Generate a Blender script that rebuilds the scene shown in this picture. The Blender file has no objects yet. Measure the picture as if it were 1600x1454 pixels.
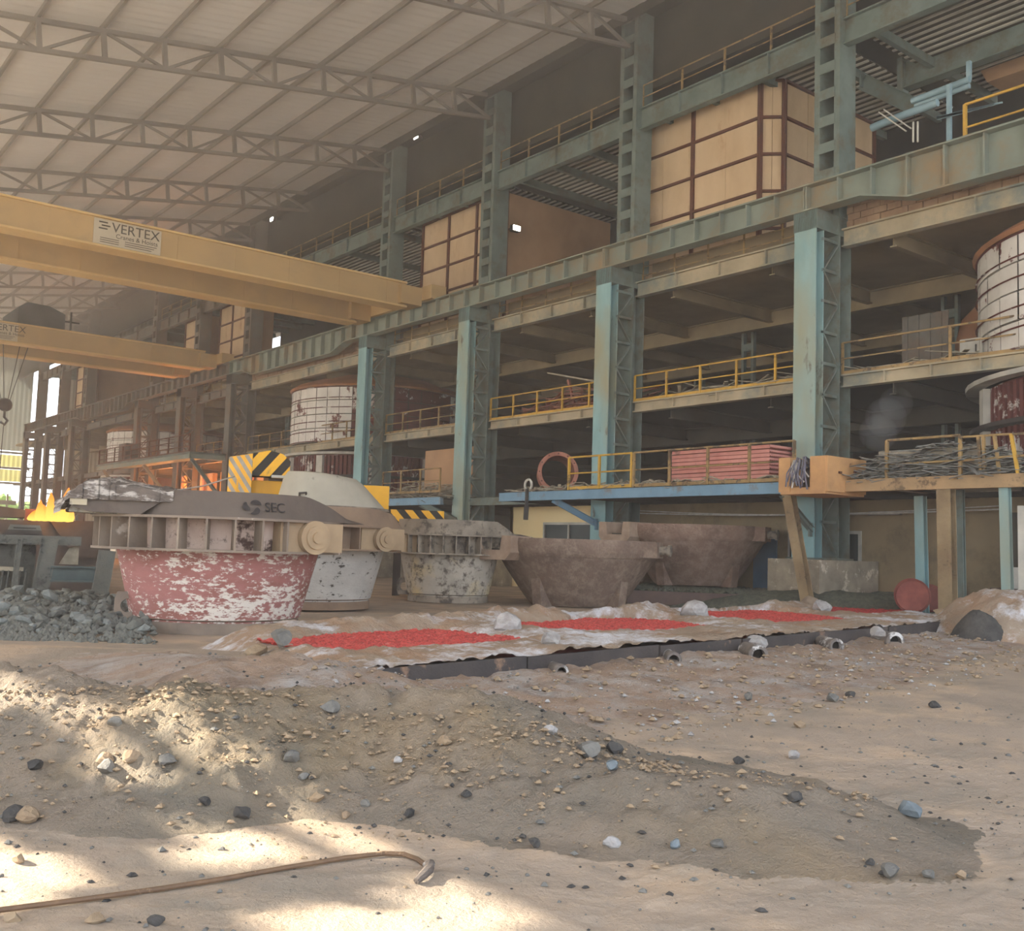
import bpy, bmesh, math, random
import numpy as np
from mathutils import Vector, Matrix

R = math.radians
rnd = random.Random(7)
SC = bpy.context.scene
COL = SC.collection

# ------------------------------------------------------------------ camera
F = 1606.0
YAW, PIT, ROL = R(38.1), R(4.66), R(1.82)
EYE = np.array([0.0, 0.0, 1.6])
_f = np.array([math.sin(YAW)*math.cos(PIT), math.cos(YAW)*math.cos(PIT), math.sin(PIT)])
_r = np.array([math.cos(YAW), -math.sin(YAW), 0.0])
_u = np.cross(_r, _f)
_r2 = _r*math.cos(ROL)+_u*math.sin(ROL)
_u2 = -_r*math.sin(ROL)+_u*math.cos(ROL)
cam = bpy.data.cameras.new('camera')
cam.sensor_width = 36.0
cam.lens = 36.0*F/1600.0
cam.clip_start = 0.05
cam.clip_end = 2000
co = bpy.data.objects.new('camera', cam)
COL.objects.link(co)
co.matrix_world = Matrix(((_r2[0], _u2[0], -_f[0], EYE[0]), (_r2[1], _u2[1], -_f[1], EYE[1]),
                          (_r2[2], _u2[2], -_f[2], EYE[2]), (0, 0, 0, 1)))
SC.camera = co

def ray(px, py):
    return _f+_r2*(px-800)/F-_u2*(py-727)/F
def onp(px, py, ax, val):                 # point of the photograph's sight line on a world plane
    d = ray(px, py)
    return EYE+d*((val-EYE[ax])/d[ax])
def at(px, py, d):
    return EYE+ray(px, py)*d
def V(a, d, z=0.0):                       # metres right of / ahead of the place the picture was taken from
    return np.array([d*math.sin(YAW)+a*math.cos(YAW), d*math.cos(YAW)-a*math.sin(YAW), z])

# ------------------------------------------------------------------ light
w = bpy.data.worlds.new('world'); SC.world = w
w.use_nodes = True
nt = w.node_tree; nt.nodes.clear()
out = nt.nodes.new('ShaderNodeOutputWorld'); bg = nt.nodes.new('ShaderNodeBackground')
tc = nt.nodes.new('ShaderNodeTexCoord'); sx = nt.nodes.new('ShaderNodeSeparateXYZ')
cr = nt.nodes.new('ShaderNodeValToRGB')
cr.color_ramp.elements[0].position = 0.0; cr.color_ramp.elements[0].color = (0.94, 0.97, 1.0, 1)
cr.color_ramp.elements[1].position = 0.6; cr.color_ramp.elements[1].color = (0.62, 0.76, 0.98, 1)
nt.links.new(tc.outputs['Generated'], sx.inputs[0]); nt.links.new(sx.outputs['Z'], cr.inputs[0])
nt.links.new(cr.outputs[0], bg.inputs[0]); nt.links.new(bg.outputs[0], out.inputs[0])
bg.inputs[1].default_value = 2.4
SUN_AZ, SUN_EL = R(-47), R(30)            # towards the sun, measured from +y
SUN = np.array([math.sin(SUN_AZ)*math.cos(SUN_EL), math.cos(SUN_AZ)*math.cos(SUN_EL), math.sin(SUN_EL)])
sl = bpy.data.lights.new('sun', 'SUN'); sl.energy = 19.0; sl.color = (1.0, 0.90, 0.74); sl.angle = R(.42)
so = bpy.data.objects.new('sun', sl); COL.objects.link(so)
so.rotation_euler = Vector(tuple(-SUN)).to_track_quat('-Z', 'Y').to_euler()
vs = SC.view_settings
SC.display_settings.display_device = 'sRGB'
vs.view_transform = 'Standard'; vs.look = 'None'; vs.gamma = 1.0; vs.use_curve_mapping = False
vs.exposure = 0.66
SC.cycles.max_bounces = 8; SC.cycles.diffuse_bounces = 5; SC.cycles.glossy_bounces = 2
SC.cycles.transmission_bounces = 4; SC.cycles.volume_bounces = 1
SC.cycles.caustics_reflective = False; SC.cycles.caustics_refractive = False
HAZE = 0.0026

# ------------------------------------------------------------------ materials
def lin(c):
    return tuple(((v/255.0)/12.92 if v <= 10 else (((v/255.0)+0.055)/1.055)**2.4) for v in c)+(1.0,)

def mat(name, c1, c2=None, scale=1.5, rough=0.8, bump=0.0, bscale=20.0, c3=None, p3=0.58, s3=1.2, soft=0.03,
        metal=0.0, stretch=(1, 1, 1), emit=None, estr=0.0, obj=False, transl=0.0, c4=None, p4=0.6, s4=0.4, soft4=0.1, mod3=None):
    m = bpy.data.materials.new(name); m.use_nodes = True
    t = m.node_tree; N = t.nodes; L = t.links
    b = N['Principled BSDF']
    b.inputs['Roughness'].default_value = rough; b.inputs['Metallic'].default_value = metal
    if 'Specular IOR Level' in b.inputs: b.inputs['Specular IOR Level'].default_value = 0.3
    if obj:
        g = N.new('ShaderNodeTexCoord'); src = g.outputs['Object']
    else:
        g = N.new('ShaderNodeNewGeometry'); src = g.outputs['Position']
    mp = N.new('ShaderNodeMapping'); mp.inputs['Scale'].default_value = stretch
    L.new(src, mp.inputs[0]); P = mp.outputs[0]
    def noise(sc, det=5, ro=0.6):
        n = N.new('ShaderNodeTexNoise'); n.inputs['Scale'].default_value = sc
        n.inputs['Detail'].default_value = det; n.inputs['Roughness'].default_value = ro
        L.new(P, n.inputs['Vector']); return n.outputs['Fac']
    def ramp(v, a, b_):
        r = N.new('ShaderNodeMapRange'); r.inputs[1].default_value = a; r.inputs[2].default_value = b_
        L.new(v, r.inputs[0]); return r.outputs[0]
    def mix(fac, A, B):
        x = N.new('ShaderNodeMix'); x.data_type = 'RGBA'
        L.new(fac, x.inputs[0])
        for s, q in ((6, A), (7, B)):
            if isinstance(q, tuple): x.inputs[s].default_value = q
            else: L.new(q, x.inputs[s])
        return x.outputs[2]
    c2 = c2 or tuple(int(v*0.8) for v in c1)
    col = mix(ramp(noise(scale), 0.32, 0.68), lin(c1), lin(c2))
    if c4: col = mix(ramp(noise(s4, 4), p4-soft4, p4+soft4), col, lin(c4))
    if c3:
        n3 = noise(s3, 9, 0.72)
        if mod3:
            a3 = N.new('ShaderNodeMath'); a3.operation = 'MULTIPLY_ADD'; L.new(noise(mod3[0], 2), a3.inputs[0]); a3.inputs[1].default_value = mod3[1]
            L.new(n3, a3.inputs[2]); n3 = a3.outputs[0]; p3 = p3+mod3[1]*.5
        col = mix(ramp(n3, p3-soft, p3+soft), col, lin(c3))
    L.new(col, b.inputs['Base Color'])
    if bump:
        bn = N.new('ShaderNodeBump'); bn.inputs['Strength'].default_value = bump; bn.inputs['Distance'].default_value = 0.06
        L.new(noise(bscale, 8, 0.65), bn.inputs['Height']); L.new(bn.outputs[0], b.inputs['Normal'])
    if emit:
        b.inputs['Emission Color'].default_value = lin(emit); b.inputs['Emission Strength'].default_value = estr
    if transl:
        tr = N.new('ShaderNodeBsdfTranslucent'); L.new(col, tr.inputs[0])
        ms = N.new('ShaderNodeMixShader'); ms.inputs[0].default_value = transl
        L.new(b.outputs[0], ms.inputs[1]); L.new(tr.outputs[0], ms.inputs[2])
        L.new(ms.outputs[0], N['Material Output'].inputs[0])
    m['col'] = 1
    return m

M = {}
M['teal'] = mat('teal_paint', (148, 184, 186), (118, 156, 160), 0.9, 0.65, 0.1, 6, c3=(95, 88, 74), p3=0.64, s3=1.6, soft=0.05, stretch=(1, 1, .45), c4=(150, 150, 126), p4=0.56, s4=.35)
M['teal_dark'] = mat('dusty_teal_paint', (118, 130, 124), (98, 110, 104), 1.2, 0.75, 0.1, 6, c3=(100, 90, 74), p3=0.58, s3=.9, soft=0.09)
M['far_steel'] = mat('dusty_dimmed_steel', (116, 112, 104), (96, 90, 82), .8, .85, c3=(120, 98, 82), p3=.56, s3=.5, soft=.1)  # dusty brown, also darkened to paint in the dim far bays
M['girder'] = mat('girder_paint', (134, 142, 130), (112, 120, 110), 0.8, 0.7, 0.1, 6, c3=(146, 124, 94), p3=0.57, s3=.4, soft=0.1)
M['beam'] = mat('dusty_beam', (186, 172, 144), (150, 138, 114), 0.7, 0.8, 0.1, 6, c3=(126, 132, 124), p3=0.56, s3=.5, soft=0.08)
M['blue'] = mat('blue_paint', (122, 158, 182), (106, 140, 162), 1.2, 0.6, 0.1, 6, c3=(120, 112, 98), p3=0.6, s3=1.3, soft=0.06)
M['joist'] = mat('brown_joist', (156, 138, 106), (128, 114, 90), .7, .9)  # browner and darker than the edge beams
M['joist_low'] = mat('shaded_low_joist', (88, 82, 70), (70, 66, 56), .7, .9)  # joist colour darkened to paint in the lower storey's shade
M['slab_low'] = mat('shaded_low_slab', (74, 70, 60), (60, 56, 48), .5, .95)  # slab colour darkened the same way, shade of the lower storeys painted in
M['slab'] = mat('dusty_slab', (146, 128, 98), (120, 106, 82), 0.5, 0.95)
M['dark_in'] = mat('shaded_interior_steel', (78, 72, 62), (60, 56, 48), 0.6, 0.95)  # dark tone puts the unlit interior's shade into the colour
M['yellow_rail'] = mat('yellow_rail_paint', (212, 168, 62), (178, 140, 62), 2, 0.6, c3=(112, 92, 66), p3=0.62, s3=2.5)
M['rail_dull'] = mat('dull_rail_paint', (172, 142, 92), (136, 112, 78), 2, 0.8, c3=(98, 82, 64), p3=0.55, s3=2.5)
M['crane'] = mat('crane_yellow', (190, 158, 108), (174, 146, 102), 0.4, 0.7, 0.05, 4, c3=(170, 144, 104), p3=0.6, s3=.6, soft=.1)
M['crane_edge'] = mat('crane_flange_yellow', (214, 182, 124), (196, 164, 110), 0.6, 0.6)
M['cream'] = mat('cream_panel', (214, 188, 152), (194, 166, 130), 0.8, 0.85, 0.1, 5, c3=(180, 140, 100), p3=0.63, s3=.9, soft=.06, stretch=(1, 1, .5))
M['cream_side'] = mat('brown_dusty_sheet', (190, 152, 116), (164, 130, 98), 0.5, 0.9)
M['grid'] = mat('rusty_grid_bar', (104, 62, 46), (84, 52, 40), 2, 0.9)
M['roof'] = mat('roof_sheet', (236, 232, 230), (222, 218, 214), 0.12, 0.8)
M['roof_steel'] = mat('roof_steel', (146, 138, 128), (128, 120, 112), 0.5, 0.85)
M['furnace'] = mat('peeling_white_plate', (226, 222, 216), (200, 196, 188), 1.0, 0.7, 0.1, 8, c3=(104, 50, 46), p3=0.60, s3=.85, soft=0.012)
M['furnace_brown'] = mat('peeling_brown_plate', (112, 58, 54), (92, 48, 44), 1.0, 0.75, 0.1, 8, c3=(206, 198, 190), p3=0.57, s3=.9, soft=0.012)
M['hood'] = mat('heat_browned_hood', (176, 122, 84), (140, 98, 70), .8, .9)
M['brick'] = mat('dusty_brick', (158, 130, 102), (130, 102, 80), 1.4, 0.95, 0.3, 14)
M['mortar'] = mat('dark_mortar', (112, 92, 72), None, 1, 0.95)
M['red_sheet'] = mat('pink_red_sheet', (214, 150, 138), (190, 122, 112), 1.6, 0.8, 0.1, 8, c3=(150, 110, 100), p3=.62)
M['orange'] = mat('orange_chute_paint', (208, 160, 108), (182, 140, 96), 1.6, 0.75, 0.2, 10, c3=(120, 90, 66), p3=.62, s3=1.8)
M['rust_ring'] = mat('pink_rust', (178, 122, 104), (140, 92, 78), 3, 0.85, 0.2, 12)
M['shaded_wall'] = mat('shaded_room_wall', (150, 132, 102), (128, 112, 86), .6, .9, c3=(104, 92, 74), p3=.6, s3=.7, soft=.1)  # yellow room's wall darkened to paint the shade under the deck
M['tan_beam'] = mat('dusty_tan_beam', (182, 150, 110), (152, 128, 96), 1.2, .8, .2, 9, c3=(110, 92, 72), p3=.6, s3=1.6)
M['ochre_wall'] = mat('yellow_wall_paint', (250, 230, 180), (242, 216, 160), .4, .85)
M['glass'] = mat('dark_window_glass', (44, 58, 58), (32, 44, 46), .8, .45)
M['white_frame'] = mat('pale_frame', (206, 202, 190), None, 1, .7)
M['concrete'] = mat('rough_concrete', (168, 156, 136), (130, 122, 108), 1.8, .95, .5, 10, c3=(200, 190, 172), p3=.6, s3=2.2)
M['post'] = mat('stained_post', (158, 138, 106), (112, 92, 68), .9, .85, .3, 8, c3=(72, 60, 50), p3=.6, s3=.9)
M['door'] = mat('blue_door', (92, 124, 150), None, 1, .7)
M['ladle_red'] = mat('peeling_red_ladle', (172, 116, 110), (146, 96, 90), .8, .8, .25, 14, c3=(214, 204, 192), p3=.55, s3=6.5, soft=.025, stretch=(1, 1, 2.3), c4=(132, 82, 68), p4=.58, s4=.6, mod3=(.8, .5))
M['ladle_white'] = mat('worn_white_ladle', (196, 192, 184), (170, 164, 156), 1, .8, .25, 14, c3=(70, 62, 54), p3=.6, s3=5, soft=.02, stretch=(1, 1, 1.8), mod3=(1.1, .35))
M['ladle_grey'] = mat('burnt_grey_ladle', (186, 178, 164), (150, 142, 130), 1.1, .85, .3, 14, c3=(84, 76, 68), p3=.57, s3=5, soft=.06, mod3=(1, .3), c4=(196, 176, 130), p4=.62, s4=.9)
M['ladle_rim'] = mat('sooty_rim_plate', (110, 98, 88), (90, 80, 73), .9, .75, .15, 9, c3=(80, 70, 64), p3=.6, s3=1.0, soft=.06)
M['rim_pale'] = mat('burnt_pale_rim', (160, 148, 132), (124, 114, 102), 1.2, .85, .3, 9, c3=(84, 76, 70), p3=.56, s3=2.5, soft=.05)
M['rim_brown'] = mat('brown_rim', (150, 126, 104), (122, 102, 86), 1.2, .85, .3, 9)
M['ring_dark'] = mat('ring_paint', (150, 134, 118), (118, 104, 92), 1.2, .8, .2, 9, c3=(196, 184, 170), p3=.62, s3=1.6)
M['ring_inner'] = mat('ring_inner_paint', (206, 186, 172), (176, 150, 134), 1.1, .8, .2, 9, c3=(74, 52, 44), p3=.56, s3=1.5, soft=.03)
M['trun'] = mat('tan_trunnion', (176, 152, 120), (150, 128, 102), 1.4, .8, .1, 9)
M['lid'] = mat('grey_lid', (178, 172, 156), (156, 150, 136), .9, .8, .1, 8, c3=(128, 122, 112), p3=.64, s3=2)
M['beam_yellow'] = mat('lifting_beam_yellow', (236, 178, 44), (214, 156, 40), 1.2, .6, c3=(150, 120, 70), p3=.66, s3=2)
M['black'] = mat('black_stripe', (44, 42, 38), None, 2, .7)
M['grey_stripe'] = mat('grey_stripe', (168, 164, 156), None, 2, .7)
M['slag_pot'] = mat('rusted_cast_pot', (138, 116, 102), (112, 94, 82), 1.6, .8, .7, 9, c3=(166, 146, 128), p3=.6, s3=3.2, soft=.14, c4=(104, 88, 78), p4=.54, s4=.7, soft4=.2)
M['pot_lip'] = mat('pale_worn_lip', (172, 150, 130), (140, 118, 102), 2, .85, .4, 9)
M['slag_pot_back'] = mat('reddish_cast_pot', (144, 118, 104), (114, 92, 80), 1.6, .85, .6, 9, c3=(164, 142, 126), p3=.6, s3=3.4, soft=.14)
M['sand'] = mat('sand', (172, 155, 137), (154, 138, 121), .7, .98, .55, 26, c3=(146, 136, 122), p3=.58, s3=.7, soft=.1, c4=(190, 166, 140), p4=.57, s4=.9)
M['sand_heap'] = mat('grey_tan_sand', (167, 150, 132), (146, 132, 115), .8, .98, 1.0, 34, c3=(124, 119, 107), p3=.57, s3=.6, soft=.14, c4=(172, 148, 114), p4=.6, s4=.5)
M['bank'] = mat('brown_sand_bank', (182, 156, 134), (160, 136, 116), .9, .98, 1.0, 26, c3=(190, 184, 178), p3=.57, s3=1.3, soft=.12, c4=(138, 120, 106), p4=.6, s4=1.6)
M['crust'] = mat('ashy_crust', (172, 154, 134), (150, 130, 110), 1.1, .95, .9, 14, c3=(212, 210, 212), p3=.56, s3=1.4, soft=.07, c4=(164, 134, 108), p4=.56, s4=1.2, mod3=(.5, .4))
M['plate'] = mat('dark_mould_plate', (82, 74, 70), (60, 56, 56), 1.2, .7, .3, 12, c3=(140, 112, 92), p3=.63, s3=1.3)
M['pipe'] = mat('ashy_pipe', (122, 112, 104), (92, 86, 82), 3, .8, .3, 12, c3=(204, 200, 196), p3=.56, s3=3)
M['pipe_in'] = mat('dark_pipe_bore', (34, 30, 28), None, 3, .9)  # near-black disc just inside the pipe mouth
M['hot'] = mat('glowing_slab', (206, 82, 78), (214, 108, 100), 9, .85, .9, 30, c3=(150, 66, 62), p3=.53, s3=16, soft=.06, emit=(255, 70, 58), estr=.07, c4=(216, 150, 140), p4=.66, s4=7, soft4=.05)
M['hot_dull'] = mat('darkening_slab', (196, 72, 72), (170, 66, 66), 9, .85, .9, 30, c3=(110, 58, 56), p3=.53, s3=16, soft=.06, emit=(255, 62, 52), estr=.05)
M['rock_grey'] = mat('grey_rock', (132, 128, 120), (98, 96, 92), 6, .95, .5, 26)
M['rock_blue'] = mat('bluish_rock', (128, 136, 140), (98, 106, 110), 6, .95, .4, 26)
M['rock_tan'] = mat('tan_rock', (166, 144, 116), (138, 118, 96), 6, .95, .5, 26)
M['rock_dark'] = mat('dark_rock', (86, 82, 78), (62, 60, 58), 6, .95, .5, 26)
M['rock_pale'] = mat('ash_coated_rock', (184, 180, 176), (140, 134, 130), 6, .95, .5, 26)
M['rubble'] = mat('grey_green_rubble', (124, 124, 116), (88, 89, 84), 7, .95, .5, 22)
M['rubble2'] = mat('pale_rubble', (144, 148, 144), (112, 116, 112), 6, .95, .5, 22)
M['gravel'] = mat('dark_gravel', (112, 114, 98), (84, 86, 76), 8, .98, .9, 40)
M['tray'] = mat('dark_tray_steel', (98, 80, 72), (76, 62, 58), 2, .8)
M['mould_steel'] = mat('dusty_mould_steel', (112, 112, 104), (86, 88, 84), 2, .85, .4, 14, c3=(60, 62, 60), p3=.58, s3=2)
M['channel'] = mat('bluish_channel_steel', (84, 98, 96), (66, 78, 78), 2, .6)
M['dark_steel'] = mat('dark_steel', (74, 68, 64), (54, 50, 48), 2, .8)
M['rusty_block'] = mat('rusty_block', (128, 82, 74), (98, 64, 58), 2, .9)
M['skull'] = mat('slag_skull', (136, 124, 114), (92, 84, 80), 3, .9, 1.0, 12, c3=(206, 198, 190), p3=.54, s3=4.5, soft=.05, stretch=(.5, 1.6, 2))
M['rod'] = mat('rusty_rod', (120, 94, 70), (92, 72, 56), 8, .7, c3=(150, 122, 92), p3=.6, s3=8)
M['scrap'] = mat('grey_scrap', (134, 132, 124), (98, 96, 92), 4, .8)
M['scrap_light'] = mat('pale_debris', (186, 176, 156), (146, 136, 116), 4, .9)
M['cable'] = mat('dusty_cable', (120, 116, 130), (84, 84, 96), 5, .7)
M['wire'] = mat('pale_wire', (206, 200, 190), None, 5, .7)
M['barrel'] = mat('red_brown_drum', (150, 84, 74), (116, 64, 58), 3, .8)
M['corr'] = mat('translucent_cladding', (150, 150, 140), (134, 136, 126), .3, .8, transl=.12)
M['corr_yellow'] = mat('yellow_cladding', (176, 170, 112), (160, 154, 100), .3, .8, transl=.3)
M['clad'] = mat('side_cladding', (176, 168, 150), None, .5, .9)
M['sign'] = mat('sign_board', (196, 184, 160), (186, 172, 148), .6, .8)
M['ink'] = mat('sign_ink', (88, 78, 66), None, 1, .8)
M['ink2'] = mat('stencil_ink', (62, 56, 54), None, 1, .8)
M['ground_far'] = mat('dusty_ground', (170, 156, 134), (146, 136, 118), .3, .98, .4, 18)
M['motor'] = mat('dark_hoist', (92, 90, 88), None, 1, .8)
M['lamp_glow'] = mat('lit_lamp_lens', (255, 250, 235), None, 1, .5, emit=(255, 248, 230), estr=14)
M['leaf'] = mat('tree_leaf', (140, 170, 90), (110, 146, 70), 1, .9)
M['bark'] = mat('tree_bark', (110, 92, 70), None, 2, .9)
M['pipe_blue'] = mat('pale_blue_pipe', (150, 176, 184), (124, 150, 160), 2, .6)

def flame_mat():
    m = bpy.data.materials.new('flame'); m.use_nodes = True
    t = m.node_tree; N = t.nodes; L = t.links
    N.remove(N['Principled BSDF'])
    tcn = N.new('ShaderNodeTexCoord'); s = N.new('ShaderNodeSeparateXYZ'); L.new(tcn.outputs['Generated'], s.inputs[0])
    r = N.new('ShaderNodeValToRGB'); e = r.color_ramp.elements
    e[0].position = .02; e[0].color = (1, .55, .10, 1); e[1].position = .8; e[1].color = (1, .25, .03, 1)
    L.new(s.outputs['Z'], r.inputs[0])
    em = N.new('ShaderNodeEmission'); em.inputs[1].default_value = 1.25
    L.new(r.outputs[0], em.inputs[0]); L.new(em.outputs[0], N['Material Output'].inputs[0])
    return m
M['flame'] = flame_mat()

# ------------------------------------------------------------------ mesh builder
class MB:
    def __init__(s): s.v = []; s.f = []
    def add(s, vs_, fs):
        o = len(s.v); s.v += [tuple(float(c) for c in p) for p in vs_]; s.f += [tuple(i+o for i in f) for f in fs]; return s
    def box(s, x0, x1, y0, y1, z0, z1):
        return s.add([(x0, y0, z0), (x1, y0, z0), (x1, y1, z0), (x0, y1, z0), (x0, y0, z1), (x1, y0, z1), (x1, y1, z1), (x0, y1, z1)],
                     [(0, 3, 2, 1), (4, 5, 6, 7), (0, 1, 5, 4), (1, 2, 6, 5), (2, 3, 7, 6), (3, 0, 4, 7)])
    def bar(s, p, q, w_, h, up=(0, 0, 1)):
        p = Vector(p); q = Vector(q); d = (q-p).normalized(); up = Vector(up)
        if abs(d.dot(up)) > .98: up = Vector((1, 0, 0))
        sd = d.cross(up).normalized(); up = sd.cross(d).normalized()
        a, b = sd*w_/2, up*h/2
        vs_ = [p-a-b, p+a-b, p+a+b, p-a+b, q-a-b, q+a-b, q+a+b, q-a+b]
        return s.add(vs_, [(0, 1, 2, 3), (4, 7, 6, 5), (0, 4, 5, 1), (1, 5, 6, 2), (2, 6, 7, 3), (3, 7, 4, 0)])
    def ibeam(s, p, q, w_, h, tf=.04, tw=.03, up=(0, 0, 1)):
        p = Vector(p); q = Vector(q); d = (q-p).normalized(); up = Vector(up)
        if abs(d.dot(up)) > .98: up = Vector((1, 0, 0))
        sd = d.cross(up).normalized(); u2 = sd.cross(d).normalized()
        for k in (1, -1):
            o = u2*(h/2-tf/2)*k; s.bar(p+o, q+o, w_, tf, u2)
        return s.bar(p, q, tw, h-2*tf, u2)
    def tube(s, pts, r, n=8, cap=True):
        pts = [Vector(p) for p in pts]; rs = r if isinstance(r, (list, tuple)) else [r]*len(pts)
        o = len(s.v); prev = None
        for i, p in enumerate(pts):
            d = (pts[min(i+1, len(pts)-1)]-pts[max(i-1, 0)]).normalized()
            if prev is None:
                a = d.orthogonal().normalized()
            else:
                a = (prev-d*prev.dot(d)).normalized()
            prev = a; b = d.cross(a)
            for k in range(n):
                t = 2*math.pi*k/n; s.v.append(tuple(p+(a*math.cos(t)+b*math.sin(t))*rs[i]))
        for i in range(len(pts)-1):
            for k in range(n):
                k2 = (k+1) % n
                s.f.append((o+i*n+k, o+i*n+k2, o+(i+1)*n+k2, o+(i+1)*n+k))
        if cap:
            s.f.append(tuple(o+k for k in reversed(range(n)))); e = o+(len(pts)-1)*n
            s.f.append(tuple(e+k for k in range(n)))
        return s
    def lathe(s, prof, n=48, a0=0, a1=2*math.pi, c=(0, 0, 0), sx=1, sy=1):
        full = abs(a1-a0-2*math.pi) < 1e-6; m = n if full else n+1; o = len(s.v); K = len(prof)
        for i in range(m):
            t = a0+(a1-a0)*i/n
            for (r, z) in prof: s.v.append((c[0]+r*math.cos(t)*sx, c[1]+r*math.sin(t)*sy, c[2]+z))
        for i in range(n):
            i2 = (i+1) % m
            for k in range(K-1): s.f.append((o+i*K+k, o+i2*K+k, o+i2*K+k+1, o+i*K+k+1))
        return s
    def prism(s, poly, h0, h1, ax=1):           # polygon in the two other axes, extruded along ax
        n = len(poly); o = len(s.v)
        for h in (h0, h1):
            for (a, b) in poly:
                p = [a, b]; p.insert(ax, h); s.v.append(tuple(p))
        s.f.append(tuple(o+i for i in range(n))); s.f.append(tuple(o+n+i for i in reversed(range(n))))
        for i in range(n):
            j = (i+1) % n; s.f.append((o+i, o+n+i, o+n+j, o+j))
        return s
    def xf(s, fn): s.v = [tuple(fn(Vector(p))) for p in s.v]; return s
    def build(s, name, m, parent=None, smooth=False, loc=None, rz=0.0):
        me = bpy.data.meshes.new(name); me.from_pydata(s.v, [], s.f); me.update()
        bm = bmesh.new(); bm.from_mesh(me); bmesh.ops.recalc_face_normals(bm, faces=bm.faces); bm.to_mesh(me); bm.free()
        if smooth:
            me.polygons.foreach_set('use_smooth', [True]*len(me.polygons))
            try: me.set_sharp_from_angle(angle=R(38))
            except Exception: pass
        me.materials.append(m)
        o = bpy.data.objects.new(name, me); COL.objects.link(o)
        if parent: o.parent = parent
        if loc is not None: o.location = tuple(loc)
        o.rotation_euler[2] = rz
        return o

def tag(o, label=None, cat=None, group=None, kind=None):
    if label: o['label'] = label
    if cat: o['category'] = cat
    if group: o['group'] = group
    if kind: o['kind'] = kind
    return o
def thing(name, label, cat, loc=(0, 0, 0), rz=0.0, group=None):
    o = bpy.data.objects.new(name, None); COL.objects.link(o); o.empty_display_size = .2
    o.location = tuple(float(v) for v in loc); o.rotation_euler[2] = rz
    return tag(o, label, cat, group)
def dup(o, parent=None):
    c = o.copy(); COL.objects.link(c)
    if parent: c.parent = parent
    for ch in list(o.children): dup(ch, c)
    return c
def part(o, mesh_obj_name, src, parent, loc, rz=0, rot=None, scale=None):   # another object on an existing mesh
    c = bpy.data.objects.new(mesh_obj_name, src.data); COL.objects.link(c); c.parent = parent
    c.location = tuple(loc); c.rotation_euler = rot or (0, 0, rz)
    if scale: c.scale = scale
    return c
def text(name, body, size, m, parent, loc, rot, extrude=.004):
    cu = bpy.data.curves.new(name, 'FONT'); cu.body = body; cu.size = size; cu.extrude = extrude
    cu.align_x = 'CENTER'; cu.align_y = 'CENTER'; cu.materials.append(m)
    o = bpy.data.objects.new(name, cu); COL.objects.link(o); o.parent = parent
    bpy.context.view_layer.update()
    me = bpy.data.meshes.new_from_object(o.evaluated_get(bpy.context.evaluated_depsgraph_get()))
    me.materials.clear(); me.materials.append(m)
    bpy.data.objects.remove(o)
    o = bpy.data.objects.new(name, me); COL.objects.link(o); o.parent = parent
    o.location = loc; o.rotation_euler = rot
    return o
def struct(o): o['kind'] = 'structure'; return o

# numpy value noise
def vnoise(x, y, seed=0):
    xi = np.floor(x).astype(np.int64); yi = np.floor(y).astype(np.int64); xf = x-xi; yf = y-yi
    def h(a, b):
        n = (a*374761393+b*668265263+seed*1442695041) & 0x7fffffff
        n = ((n ^ (n >> 13))*1274126177) & 0x7fffffff
        return ((n ^ (n >> 16)) & 0xffff)/65535.0
    u = xf*xf*(3-2*xf); v = yf*yf*(3-2*yf)
    return (h(xi, yi)*(1-u)+h(xi+1, yi)*u)*(1-v)+(h(xi, yi+1)*(1-u)+h(xi+1, yi+1)*u)*v
def fbm(x, y, oct=5, seed=0, gain=.5):
    s = 0; a = 1; t = 0
    for i in range(oct): s = s+a*(vnoise(x*2**i, y*2**i, seed+i)-.5); t += a; a *= gain
    return s/t*2

# ------------------------------------------------------------------ setting: ground, roof, walls
XC = 25.6                                  # front face of the column row
COLS = [18.62, 27.5, 36.4, 45.2, 62.0, 70.7, 79.7, 97.7, 106.2, 114.7]
def smooth(a, b, x):
    t = np.clip((x-a)/(b-a), 0, 1); return t*t*(3-2*t)
BO = V(-1.72, 10.65); BS = V(.675, .738); BT = V(-.738, .675)      # casting bed: origin, along, across
def bed_st(X, Y):
    dx = X-BO[0]; dy = Y-BO[1]
    return dx*BS[0]+dy*BS[1], dx*BT[0]+dy*BT[1]
CREST = np.array([[-9, 8.6, .62], [-6, 8.0, .62], [-3.8, 7.65, .60], [-2.9, 7.25, .56], [-2.1, 7.1, .57], [-1.5, 7.2, .56], [-.9, 7.5, .56], [-.3, 7.35, .55],
                  [.25, 7.25, .47], [.9, 7.1, .26], [1.4, 6.9, .15], [2.0, 6.5, .06], [2.7, 6.2, 0.0], [9, 6, 0]])
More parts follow.
